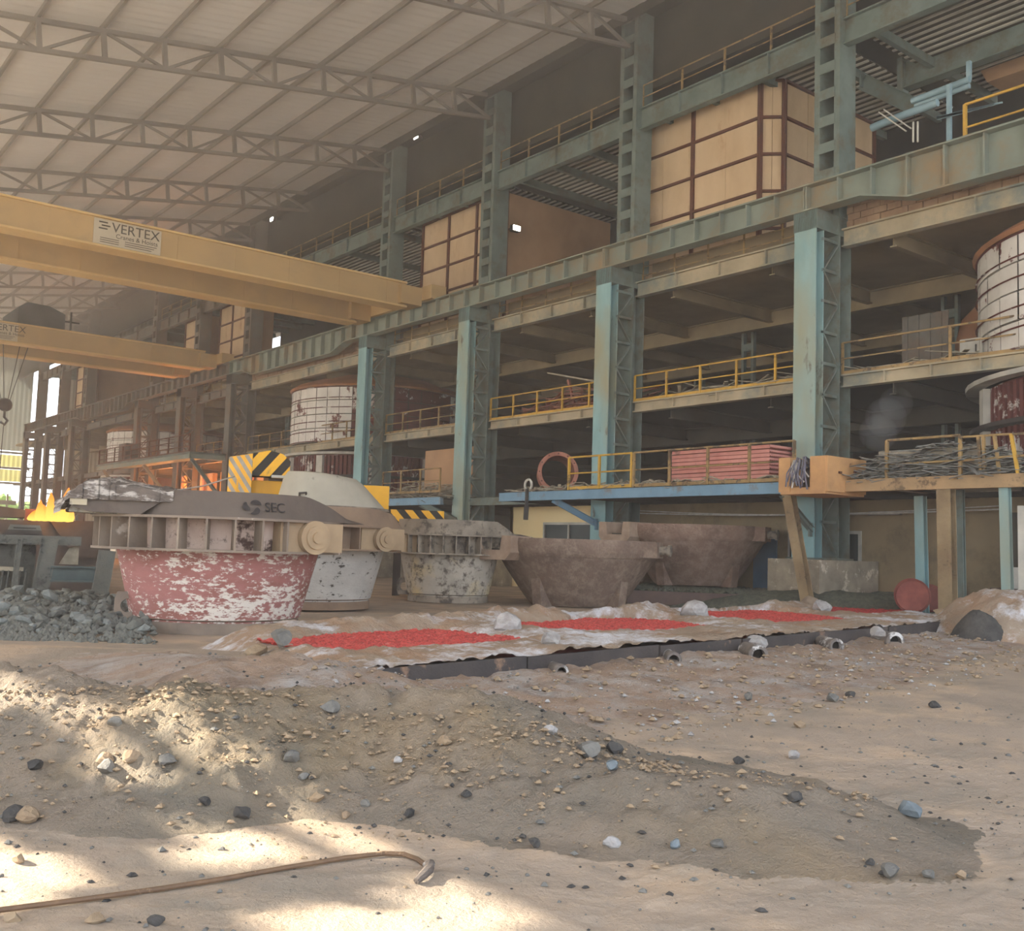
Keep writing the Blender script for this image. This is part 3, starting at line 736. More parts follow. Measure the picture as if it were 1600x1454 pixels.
# ------------------------------------------------------------------ overhead cranes
def crane(y, gauge, label, sign_x, hoist_x, two=False):
    t = thing('overhead_crane', label, 'crane', (0, y, 12.97))
    for k, yy in enumerate((0, gauge)):
        x0, x1 = -12.5, 24.6
        gd = MB().box(x0, x1, yy-.32, yy+.32, -.42, .62).build('bridge_girder', M['crane'], t)
        MB().box(x0, x1, yy-.46, yy+.46, -.5, -.42).build('bottom_flange', M['crane_edge'], gd)
        MB().box(x0, x1, yy-.42, yy+.42, .62, .7).build('top_flange', M['crane_edge'], gd)
        MB().box(x0, x1, yy-.04, yy+.04, .7, .78).build('trolley_rail', M['dark_steel'], gd)
        for x in np.arange(-10, 24, 2.4): MB().box(x-.03, x+.03, yy-.335, yy-.3, -.4, .6).build('seam_strip', M['crane'], gd)
    ec = MB().box(25.3, 26.1, -1.4, gauge+1.4, -.1, .55).build('end_carriage', M['crane'], t)
    for yy in (-1, gauge+1): MB().tube([(25.55, yy, .28), (25.95, yy, .28)], .3, 16).build('wheel', M['dark_steel'], ec)
    for yy in (0, gauge): MB().box(24.2, 25.3, yy-.6, yy+.6, -.35, .5).build('end_bracket', M['crane'], t)
    sg = MB().box(sign_x[0], sign_x[1], -.36, -.325, -.38, .58).build('sign_board', M['sign'], t)
    cx = (sign_x[0]+sign_x[1])/2
    text('sign_lettering', 'VERTEX', .52, M['ink'], sg, (cx+.3, -.365, .32), (R(90), 0, 0))
    text('sign_lettering', 'Cranes & Hoists', .24, M['ink'], sg, (cx+.35, -.365, .02), (R(90), 0, 0))
    lg = MB()
    for (a, b) in ((0, 0), (.1, .12), (0, .24)): lg.box(sign_x[0]+.18+a, sign_x[0]+.5+a, -.37, -.358, .2+b, .25+b)
    lg.build('sign_emblem', M['ink'], sg)
    for k, z in enumerate((-.14, -.22, -.3)):
        MB().box(sign_x[0]+.25, sign_x[0]+.95, -.366, -.358, z, z+.025).box(cx-.1, sign_x[1]-.15-.1*k, -.366, -.358, z, z+.025).build('sign_line', M['ink'], sg)
    if hoist_x is not None:
        hs = MB().prism([(-1.3, .78), (1.3, .78), (1.3, 1.75), (.4, 2.1), (-.8, 2.15), (-1.3, 1.8)], .3, gauge-.3, ax=1)
        hs.xf(lambda p: p+Vector((hoist_x, 0, 0))).build('hoist_trolley', M['motor'], t)
        MB().tube([(hoist_x+1.7, .6, .8), (hoist_x+1.7, .6, 2.0)], .06).tube([(hoist_x+1.3, .6, 1.4), (hoist_x+2.2, .6, 1.4)], .05).build('hoist_frame', M['motor'], t)
    return t
sA = onp(146, 370, 1, 39.6)[0]; sB = onp(252, 380, 1, 39.6)[0]
crane(40.0, 4.6, 'big yellow double-girder overhead crane carrying the readable sign board', (sA, sB), None)
hx = onp(55, 490, 1, 66)[0]
crane(64.0, 4.6, 'second yellow overhead crane with dark hoist, farther down the hall', (onp(-20, 520, 1, 63.6)[0], onp(28, 525, 1, 63.6)[0]), hx)
# hook block of the second crane
hk = at(8, 632, 62)
t = thing('crane_hook', 'dark crane hook block hanging on ropes below the second crane', 'hook', hk)
for dx in (-.9, -.3, .5, .9):
    MB().tube([(dx*.25, 0, .2), (dx*1.3, .4*dx, 13.2-hk[2])], .025, 5).build('rope', M['dark_steel'], t)
MB().lathe([(0, -.32), (.34, -.22), (.42, 0), (.34, .22), (0, .32)], 16).xf(lambda p: Vector((p.x, p.z, p.y))).build('sheave_block', M['dark_steel'], t, True)
MB().tube([(0, 0, -.3), (0, 0, -.75), (.2, 0, -.95), (.05, 0, -1.2), (-.2, 0, -1.05)], .08, 8).build('hook', M['dark_steel'], t, True)
MB().tube([(0, 0, -1.2), (-.1, 0, -8)], .03, 5).build('hanging_chain', M['dark_steel'], t)

# ------------------------------------------------------------------ first deck with its rails, posts and braces
def deck(label, x0, y0, y1, back=45.9, z=3.76, m='blue'):
    t = thing('deck', label, 'platform', (x0, y0, z))
    L = y1-y0
    MB().ibeam((.1, 0, -.17), (.1, L, -.17), .2, .32, .03, .16).build('edge_beam', M[m], t)
    MB().box(.1, back-x0, 0, L, -.06, .02).build('deck_plate', M['slab_low'], t)
    n = max(2, int(L/2.2))
    for k in range(n+1):
        y = .1+(L-.2)*k/n; MB().ibeam((.2, y, -.2), (back-x0, y, -.2), .12, .24, .03, .03).build('joist', M['dark_in'], t)
    return t
deck('long blue edged deck carrying the rusty ring and the red sheet stack', 24.1, 17.75, 31.5)
deck('brown edged deck carrying the scrap pile beside the orange chute', 24.1, 11.4, 17.7, m='tan_beam')
deck('short blue edged platform beside the peeling blue column', 24.9, 36.7, 45.0)
deck('inner deck strip joining the column beside the rusty ring', 26.0, 31.6, 36.6, m='teal_dark')
handrail((24.2, 27.55, 3.78), (24.2, 24.4, 3.78), 'yellow handrail starting at the rusty steel ring', M['yellow_rail'], 3, 1.15, 1, .035)
handrail((24.2, 24.3, 3.78), (24.2, 17.9, 3.78), 'worn yellow handrail passing in front of the red sheet stack', M['rail_dull'], 5, 1.15, 1, .033)
handrail((24.9, 36.75, 3.95), (24.9, 41.5, 3.95), 'brown handrail of the short blue edged platform', M['rail_dull'], 4, 1.05, 1, .028)
handrail((24.2, 15.0, 3.5), (24.2, 13.0, 3.5), 'brown handrail in front of the scrap pile', M['rail_dull'], 2, 1.25, 1, .035)
t = thing('handrail', 'leaning yellow handrail posts at the end of the scrap pile deck', 'railing', (24.2, 13.0, 3.5))
for k, (y, ln) in enumerate(((-.55, .1), (-.62, .04), (-1.0, .15), (-1.45, .2), (-1.95, .15))):
    MB().bar((0, y, 0), (0, y+ln, 1.2), .07, .07).build('post', M['yellow_rail'] if k > 2 else M['rail_dull'], t)
MB().tube([(0, 0, 1.2), (0, -.9, 1.2), (0, -2, 1.18)], .03, 6).build('top_rail', M['rail_dull'], t)
MB().tube([(0, 0, .62), (0, -1.2, .66), (0, -3, .7)], .03, 6).build('mid_rail', M['rail_dull'], t)

def steel_post(px0, py0, px1, py1, x, w_, label, m, cat='post', zoff=0):
    a = onp(px0, py0, 0, x); b = onp(px1, py1, 0, x)
    b = b+(b-a)*((b[2]-0.0)/(a[2]-b[2])) if b[2] > 0 else b
    if 'leaning' not in label: b[1] = a[1]-(a[1]-b[1])*.25
    t = thing('steel_post', label, cat, b)
    MB().ibeam(a-b, (0, 0, 0), w_, w_*.8, .03, .03, up=(1, 0, 0)).build('section', M[m], t)
    MB().box(-w_*.8, w_*.8, -w_*.8, w_*.8, 0, .03).build('base_plate', M[m], t)
    return t
steel_post(1232, 770, 1258, 918, 24.3, .3, 'leaning stained post below the deck, left of the concrete pedestal', 'post')
steel_post(1478, 760, 1488, 918, 24.3, .36, 'broad stained post under the deck edge, right of the pedestal', 'post')
steel_post(1438, 775, 1450, 915, 25.6, .26, 'slim bluish post standing between the shaded wall and broad post', 'teal')
steel_post(1500, 765, 1507, 900, 25.2, .18, 'thin dark bluish post just behind the broad stained post', 'teal_dark')
steel_post(1570, 757, 1582, 900, 24.3, .22, 'bluish post under the deck end near the picture edge', 'teal')
steel_post(1597, 790, 1600, 900, 24.3, .16, 'pale post at the very edge of the picture', 'white_frame')
def brace(p, q, label, m='teal_dark', w_=.16):
    p = Vector(tuple(p)); q = Vector(tuple(q)); t = thing('diagonal_brace', label, 'brace', p)
    MB().ibeam((0, 0, 0), q-p, w_, w_, .02, .02).build('section', M[m], t)
    MB().bar(Vector((0, 0, -.2)), Vector((0, 0, .2)), .05, .3).build('gusset', M[m], t)
brace((25.6, 18.3, 2.45), (24.2, 18.3, 3.4), 'short diagonal brace under the orange chute')
brace((25.6, 27.5, 2.6), (24.2, 28.4, 3.45), 'blue diagonal brace under the deck beside the yellow wall', 'blue', .22)
brace((25.6, 36.4, 2.7), (24.95, 38.2, 3.5), 'dusty diagonal bracket under the short blue platform', 'teal_dark', .3)

# rusty steel ring lying on the deck
rc = onp(872, 724, 0, 25.2)
t = thing('steel_ring', 'big rusty steel ring pipe standing on edge at the deck end', 'pipe ring', (rc[0], rc[1], 3.78), rz=R(-36))
def ylathe(prof, n=40): return MB().lathe(prof, n).xf(lambda p: Vector((p.x, p.z, p.y+.77)))
ylathe([(.62, -.1), (.77, -.1), (.77, .02), (.62, .02), (.62, -.1)]).build('flange', M['rust_ring'], t, True)
ylathe([(.62, 0), (.68, 0), (.68, 1.9), (.60, 1.9), (.60, 0)]).build('pipe_wall', M['rust_ring'], t, True)
for k in range(12):
    a = 2*math.pi*k/12; MB().tube([(.70*math.cos(a), -.14, .77+.70*math.sin(a)), (.70*math.cos(a), -.1, .77+.70*math.sin(a))], .03, 6).build('bolt', M['grid'], t)
# hook on a chain at the deck edge
t = thing('chain_hook', 'small chain hook hanging over the deck edge below the ring', 'hook', (24.09, 29.7, 3.66))
MB().tube([(0, 0.25*math.cos(a)*.8, .35+.2*math.sin(a)) for a in np.linspace(-1.0, 4.0, 14)], .05, 6).build('shackle', M['white_frame'], t, True)
MB().bar((-.06, 0, .2), (-.06, 0, -.45), .06, .12).bar((-.06, 0, -.45), (-.06, .02, -.95), .1, .16).build('hook_shank', M['dark_steel'], t)

# stack of red corrugated sheets
t = thing('sheet_stack', 'stack of pinkish red corrugated sheets on the deck behind the handrail', 'sheet stack', (24.7, 19.15, 3.8))
for k in range(9):
    b = MB(); n = 26; z = .05+k*.125; vs_ = []; fs = []
    e = rnd.uniform(-.05, .05)
    for i in range(n+1):
        x = i/n*1.2+e; dz = .03 if i % 2 else 0
        vs_ += [(x, e, z+dz), (x, 3.9+e, z+dz), (x, e, z+.06+dz), (x, 3.9+e, z+.06+dz)]
    for i in range(n):
        q = i*4; fs += [(q, q+4, q+5, q+1), (q+2, q+3, q+7, q+6), (q, q+2, q+6, q+4), (q+1, q+5, q+7, q+3)]
    fs += [(0, 1, 3, 2), (n*4, n*4+2, n*4+3, n*4+1)]
    b.add(vs_, fs)
    b.box(e-.012, e, e, 3.9+e, z-.02, z+.085)
    b.build('sheet', M['red_sheet'], t)
for y in (.3, 1.9, 3.5): MB().box(-.05, 1.2, y, y+.1, 0, .05).build('batten', M['post'], t)

# orange chute
cx = onp(1228, 745, 0, 23.3)
t = thing('orange_chute', 'orange steel chute box hanging in front of the tall pale column', 'chute', (23.3, 17.75, 3.4))
MB().prism([(0, .95), (-.78, .95), (-.72, .7), (-.66, .35), (-.52, .05), (-.25, 0)], .0, 1.6, ax=0).build('side_cheek', M['orange'], t) if False else None
def cheek(y0, y1, taper):
    b = MB(); b.add([(0, y0, .95), (0, y1, .95), (0, y1, 0), (0, y0-taper, 0), (1.8, y0, .95), (1.8, y1, .95), (1.8, y1, 0), (1.8, y0-taper, 0)],
                    [(0, 1, 2, 3), (4, 7, 6, 5), (0, 4, 5, 1), (1, 5, 6, 2), (2, 6, 7, 3), (3, 7, 4, 0)])
    return b
cheek(-.38, .0, .0).add([], []).build('side_cheek', M['orange'], t)
cheek(-1.5, -1.02, 0.0).build('side_cheek', M['orange'], t)
MB().box(.55, 1.8, -1.02, -.38, .0, .9).build('back_plate', M['dark_steel'], t)
MB().box(0.02, 1.8, -1.5, -.05, -.06, .12).build('bottom_plate', M['orange'], t)
MB().box(.02, 1.8, -1.56, -1.5, .0, .95).build('side_plate', M['orange'], t)
for (x, z) in ((.5, .5), (1.2, .55)): MB().box(x, x+.12, -1.6, -1.56, z, z+.06).build('weld_tab', M['grid'], t)
t2 = thing('cable_bundle', 'tangled bundle of grey cables spilling out of the orange chute', 'cables', (23.3, 17.05, 3.55))
for k in range(26):
    y = rnd.uniform(-.3, .3); top = rnd.uniform(.55, .8); pts = [(.3, y*.6, top-.1), (-.06, y*.8, top), (-.12-rnd.uniform(0, .08), y, top-rnd.uniform(.2, .4)), (-.1+rnd.uniform(-.05, .05), y+rnd.uniform(-.15, .15), rnd.uniform(-.1, .25))]
    MB().tube(pts, .022, 5).build('cable', M['cable'] if k % 3 else M['wire'], t2)

# scrap pile on the deck
def strips(name, label, x0, x1, y0, y1, z0, hmax, n, m, kind='stuff', ln=(.5, 1.3)):
    b = MB()
    for k in range(n):
        y = rnd.uniform(y0, y1); u = (y-y0)/(y1-y0); h = hmax*(.45+.55*math.sin(math.pi*min(1, max(0, u*.9+.1))))
        z = z0+rnd.random()**1.3*h; x = rnd.uniform(x0, x1)
        a = rnd.uniform(-1, 1)*.9; l = rnd.uniform(*ln)/2; ti = rnd.uniform(-.25, .25)
        p = Vector((x-math.sin(a)*l, y-math.cos(a)*l, z-ti*l)); q = Vector((x+math.sin(a)*l, y+math.cos(a)*l, z+ti*l))
        mid = (p+q)/2+Vector((0, 0, rnd.uniform(-.08, .12)))
        wd = rnd.uniform(.05, .15); b.bar(p, mid, wd, .02); b.bar(mid, q, wd, .02)
    o = b.build(name, M[m]); tag(o, label, 'scrap', kind=kind); return o
strips('scrap_pile', 'pile of grey bent scrap strips on the deck right of the chute', 24.12, 25.3, 11.9, 15.9, 3.72, .85, 520, 'scrap')
MB_ = MB(); MB_.box(24.45, 26.5, 12.6, 15.4, 3.5, 4.5)
tag(MB_.build('ladle_slab', M['concrete']), 'long dusty brown slab lying behind the grey scrap strips', 'slab')
strips('deck_debris', 'line of pale broken debris along the deck edge by the ring', 24.25, 25.6, 17.9, 31.2, 3.78, .22, 420, 'scrap_light', ln=(.3, .8))
strips('platform_debris', 'pale debris heaped on the short blue platform behind the ladles', 25.0, 27, 36.8, 42, 3.76, .7, 260, 'scrap_light', ln=(.4, 1.4))
strips('floor_debris', 'pale boards and pipes lying on the second storey over the red stack', 27.3, 29.5, 18.8, 27, 7.25, .35, 170, 'scrap_light', ln=(.8, 2.6))
strips('floor_scrap', 'brown reinforcing scrap heaped on the second storey over the rusty ring', 27.4, 30, 28.2, 34.5, 7.25, .9, 260, 'rust_ring', ln=(.6, 2.4))
strips('floor_rubble', 'dusty boards lying on the second storey right of the pale column', 27.4, 29, 13.5, 17.8, 7.25, .3, 110, 'scrap_light', ln=(.8, 2.0))
t = thing('leaning_board', 'long pale board leaning above the brown reinforcing scrap', 'board', (28, 32, 7.25))
MB().bar((0, 1.3, 1.9), (0, -2.6, 1.0), .28, .06).build('plank', M['scrap_light'], t)
MB().bar((0.1, 0.2, 1.5), (0.1, -.4, 0), .1, .1).build('prop', M['rust_ring'], t)
t = thing('corrugated_screen', 'dark ribbed sheet screen standing on the second storey beside white furnace', 'screen', (29.4, 17.5, 7.2))
for k in range(8): MB().box(-.03+.03*(k % 2), .03+.03*(k % 2), -k*.19, -k*.19+.185, 0, 2.1).build('rib_sheet', M['far_steel'], t)
t = thing('white_box', 'small white cabinet standing at the foot of the white furnace', 'cabinet', (28.0, 14.4, 7.2))
MB().box(0, .7, 0, .65, 0, .8).build('body', M['white_frame'], t); MB().box(-.03, 0, .05, .6, .05, .75).build('door', M['white_frame'], t)
MB().tube([(-.05, .15, .4), (-.05, .15, .6)], .02, 6).build('handle', M['dark_steel'], t)
t = thing('bent_duct', 'brown bent duct rising beside the white furnace', 'duct', (30.6, 16.2, 7.2))
MB().tube([(0, 0, 0), (0, 0, 1.2), (.1, -.1, 1.8), (.5, -.5, 2.4), (.8, -.8, 3.5), (.8, -.8, 4.1)], .36, 16).build('pipe', M['hood'], t, True)
MB().lathe([(.5, 0), (.6, 0), (.6, .1), (.5, .1)], 20).build('flange', M['hood'], t)

# yellow room under the deck
t = thing('yellow_room', 'long yellow walled room under the blue deck with dark window', 'room', (28.0, 13.0, 0))
wl = MB().box(0, .2, 16.0, 17.2, 0, 3.45).box(0, .2, 20.4, 22.7, 0, 3.45).box(0, .2, 17.2, 20.4, 0, 1.75).box(0, .2, 17.2, 20.4, 2.76, 3.45)
wl.build('wall', M['ochre_wall'], t); MB().box(0, .2, -1.5, 16.0, 0, 3.45).build('wall', M['shaded_wall'], t)
MB().box(0, 6, 22.5, 22.7, 0, 3.45).build('end_wall', M['ochre_wall'], t)
wf = MB().box(-.04, .1, 17.2, 20.4, 2.68, 2.78).box(-.04, .1, 17.2, 20.4, 1.73, 1.83).box(-.04, .1, 17.2, 17.28, 1.8, 2.7).box(-.04, .1, 20.32, 20.4, 1.8, 2.7).box(-.04, .1, 18.75, 18.83, 1.8, 2.7).build('window_frame', M['white_frame'], t)
for a, b in ((17.28, 18.75), (18.83, 20.32)): MB().box(.03, .06, a, b, 1.83, 2.68).build('pane', M['glass'], wf)
d = MB().box(-.05, .02, 8.35, 9.3, .1, 2.3).build('door', M['door'], t); MB().tube([(-.1, 8.5, 1.1), (-.1, 8.5, 1.3)], .03, 6).build('handle', M['dark_steel'], d)
wf = MB().box(-.05, .02, 5.2, 7.9, 1.0, 2.5).build('window_frame', M['white_frame'], t); MB().box(-.07, -.05, 5.3, 7.8, 1.1, 2.4).build('pane', M['glass'], wf)
t = thing('tube_light', 'short pale tube lamp fixed on the shaded wall under the deck', 'lamp', (27.96, 17.4, 3.0)); MB().box(-.06, 0, -.5, .5, 0, .07).build('tube', M['white_frame'], t); MB().box(-.02, .03, -.55, .55, -.02, .1).build('holder', M['scrap'], t)
for (nm, cx_, cy_, dd, lab) in (('oil_drum', 1425, 912, 27.2, 'reddish brown drum lying on its side beside the pedestal'), ('oil_drum', 1452, 910, 28.3, 'small red drum lying behind the big reddish drum')):
    p = at(cx_, cy_, dd); k = 1 if 'big' not in lab else .8
    t = thing(nm, lab, 'drum', (p[0], p[1], .3), rz=R(-58), group='drums by the pedestal')
    rr = .42 if k == 1 else .34
    for z in (-.5, -.17, .17, .5): ylathe([(rr, z-.03), (rr+.03, z), (rr, z+.03)], 24).xf(lambda q: q+Vector((0, 0, rr-.77))).build('hoop', M['barrel'], t, True)
    ylathe([(0, -.55), (rr-.02, -.55), (rr, -.52), (rr, .52), (rr-.02, .55), (0, .55)], 24).xf(lambda q: q+Vector((0, 0, rr-.77))).build('shell', M['barrel'], t, True)
# equipment under the far deck end
t = thing('equipment_cabinet', 'dark electrical cabinet with pale boxes in the bay under the deck end', 'cabinet', (26.6, 12.0, 0.0))
MB().box(0, .8, -1.3, 1.5, 0, 1.0).build('bench', M['tray'], t)
for (y, z, h_) in ((1.0, 1.0, .55), (.5, 1.0, .6), (-.1, 1.0, .5)): MB().box(.1, .5, y-.2, y+.2, z, z+h_).build('box', M['white_frame'] if y != -.1 else M['scrap'], t)
MB().box(.82, .9, -1.4, 1.6, 0, 3.0).build('back_panel', M['dark_in'], t)
# thin cables along the yellow wall
t = thing('wall_cable', 'pair of thin pale cables sagging under the deck along the yellow room', 'cable', (27.5, 13.5, 3.1))
MB().tube([(0, 14*k/12, -.12*math.sin(math.pi*k/12)) for k in range(13)], .025, 5).build('strand', M['wire'], t)
MB().tube([(.05, 14*k/12, .1-.2*math.sin(math.pi*k/12)) for k in range(13)], .02, 5).build('strand', M['wire'], t)
# platform sheet behind the rail of the short platform
t = thing('sheet_screen', 'brown grey sheet screen standing behind the short blue platform', 'screen', (27.6, 36.9, 3.76)); MB().box(0, .06, 0, 5.2, 0, 2.5).build('sheet', M['cream_side'], t); MB().box(-.05, 0, 2.5, 2.6, 0, 2.5).build('rib', M['grid'], t)

# far gallery with brackets
t = thing('gallery', 'far cantilevered gallery on diagonal brackets, glowing orange underneath', 'gallery', (23.2, 61.6, 6.95))
MB().box(0, 2.3, 0, 19, -.1, .02).build('deck_plate', M['teal_dark'], t); MB().ibeam((.1, 0, -.2), (.1, 19, -.2), .2, .4).build('edge_beam', M['girder'], t); MB().ibeam((0, .1, -.2), (2.3, .1, -.2), .2, .4).build('edge_beam', M['girder'], t)
for y in (.3, 9, 18): MB().ibeam((.2, y, -.4), (2.35, y, -2.9), .2, .2).build('bracket', M['teal_dark'], t)
handrail((23.3, 62, 6.97), (23.3, 80.4, 6.97), 'thin dark handrail along the far bracketed gallery', M['grid'], 11, 1.1, 2, .035)
t = thing('control_cabinet', 'small dark cabinet standing on the far gallery behind its handrail', 'cabinet', (24, 76.5, 6.97)); MB().box(0, .9, 0, 1.6, 0, 1.5).build('body', M['dark_steel'], t); MB().box(-.04, 0, .1, 1.5, .1, 1.4).build('door', M['tray'], t)
# glowing furnace mouths behind the far columns
for (y, lab) in ((66.4, 'bright orange glowing tap hole under the near half of the gallery'), (75.0, 'orange glowing tap hole under the distant half of the gallery')):
    t = thing('tap_hole', lab, 'furnace mouth', (28.6, y, 0.0))
    MB().box(.05, .4, -3.6, 3.6, 0, 6.4).build('glow_lining', M['orange'], t)  # orange colour paints the furnace glow onto this wall
    MB().box(-.05, .05, -1.4, 1.4, .3, 2.0).build('molten_face', mat('molten_glow', (255, 150, 60), emit=(255, 128, 36), estr=3.0), t)
    for k in (-1, 1): MB().box(-.1, .1, 2.2*k-.2, 2.2*k+.2, 0, 6.3).build('jamb', M['rust_ring'], t)
def plight(name, loc, e, c, r=.5):
    l = bpy.data.lights.new(name, 'POINT'); l.energy = e; l.color = c; l.shadow_soft_size = r
    o = bpy.data.objects.new(name, l); COL.objects.link(o); o.location = tuple(loc)
plight('furnace_glow', (27.2, 66.5, 4.6), 900, (1, .36, .1)); plight('furnace_glow', (27.2, 75.5, 4.6), 900, (1, .36, .1)); plight('furnace_glow', (29.5, 88, 3), 500, (1, .40, .2))

# pale pipes in the upper storey above the deep girder
def wp_(px, py, x): return onp(px, py, 0, x)
o0 = wp_(1365, 203, 28.0)
t = thing('pipe_run', 'pale blue pipes crossing the upper storey above the deep girder', 'pipes', o0)
def lp(px, py, x): return tuple(wp_(px, py, x)-o0)
MB().tube([lp(1362, 200, 28), lp(1390, 188, 28), lp(1465, 160, 28)], .12, 10).build('pipe', M['pipe_blue'], t, True)
MB().tube([lp(1425, 158, 28.6), lp(1515, 124, 28.6)], .1, 10).build('pipe', M['pipe_blue'], t, True)
MB().tube([lp(1430, 166, 28.6), lp(1515, 134, 28.6)], .08, 10).build('pipe', M['pipe_blue'], t, True)
q_ = lp(1483, 132, 28.2); MB().bar((q_[0], q_[1], 11.62-o0[2]), q_, .12, .12).build('upright', M['pipe_blue'], t)
MB().bar(lp(1514, 125, 28.7), lp(1514, 96, 28.7), .12, .12).build('upright', M['pipe_blue'], t)
for k in (0, 8): MB().bar(lp(1373+k, 175-k*.5, 27.8), lp(1416+k, 205-k*.5, 27.8), .04, .04).build('rod', M['white_frame'], t)
for k in range(6): MB().bar(lp(1464, 186-k*.6, 27.9), lp(1506+12*k, 176-3.2*k, 27.9), .045, .045).build('rod', M['pipe_blue'], t)
for k in (1427, 1434): MB().bar(lp(k, 222, 27.6), lp(k, 190, 27.6), .04, .04).build('stake', M['white_frame'], t)
brace(wp_(1348, 128, 29), wp_(1432, 168, 29), 'broad dusty diagonal brace above the deep girder near the top right mast', 'teal_dark', .5)
a_ = wp_(1508, 205, 27.0); handrail((27.0, a_[1], 13.1), (27.0, 9.0, 13.1), 'yellow handrail on the upper storey above the deep girder', M['yellow_rail'], 4, 1.35, 1, .04)
a_ = wp_(1415, 118, 31); t = thing('upper_beam', 'heavy dark beam crossing the upper storey behind the topmost mast', 'beam', (31, 6, a_[2])); MB().ibeam((0, 0, 0), (0, a_[1]-6, 0), .4, 1.0).build('section', M['teal_dark'], t); MB().box(-.2, .2, a_[1]-6, a_[1]-5.8, -.6, .6).build('end_plate', M['teal_dark'], t)
a_ = wp_(1565, 125, 33.4)
t = thing('hopper', 'dusty beige hopper hanging at the top right picture corner', 'hopper', a_)
MB().add([(-1, -3, 3), (2, -3, 3), (2, 1.6, 3), (-1, 1.6, 3), (-.2, -1.6, 0), (1, -1.6, 0), (1, .4, 0), (-.2, .4, 0)], [(0, 3, 2, 1), (4, 5, 6, 7), (0, 1, 5, 4), (1, 2, 6, 5), (2, 3, 7, 6), (3, 0, 4, 7)]).build('body', M['cream_side'], t)
MB().box(-1.1, 2.1, -3.1, 1.7, 2.95, 3.1).build('rim', M['teal_dark'], t)
# a small floodlight, and two lamps added where bright sky gaps are
for (px, py, ax, val, lab) in ((805, 357, 1, 36.2, 'small lit floodlight on the plain brown side wall over the rusty ring'), (427, 343, 0, 27.45, 'added bright lamp in place of a sky gap among the hazy trusses'), (653, 214, 0, 27.45, 'added bright lamp in place of a sky gap under the roof edge')):
    p = onp(px, py, ax, val); t = thing('floodlight', lab, 'lamp', p, 0 if ax == 0 else R(90))
    MB().box(-.1, .12, -.22, .22, -.14, .14).build('housing', M['dark_steel'], t); MB().box(-.13, -.1, -.19, .19, -.11, .11).build('lens', M['lamp_glow'], t); MB().bar((.1, 0, 0), (.52, 0, .1), .05, .05).build('bracket', M['dark_steel'], t)

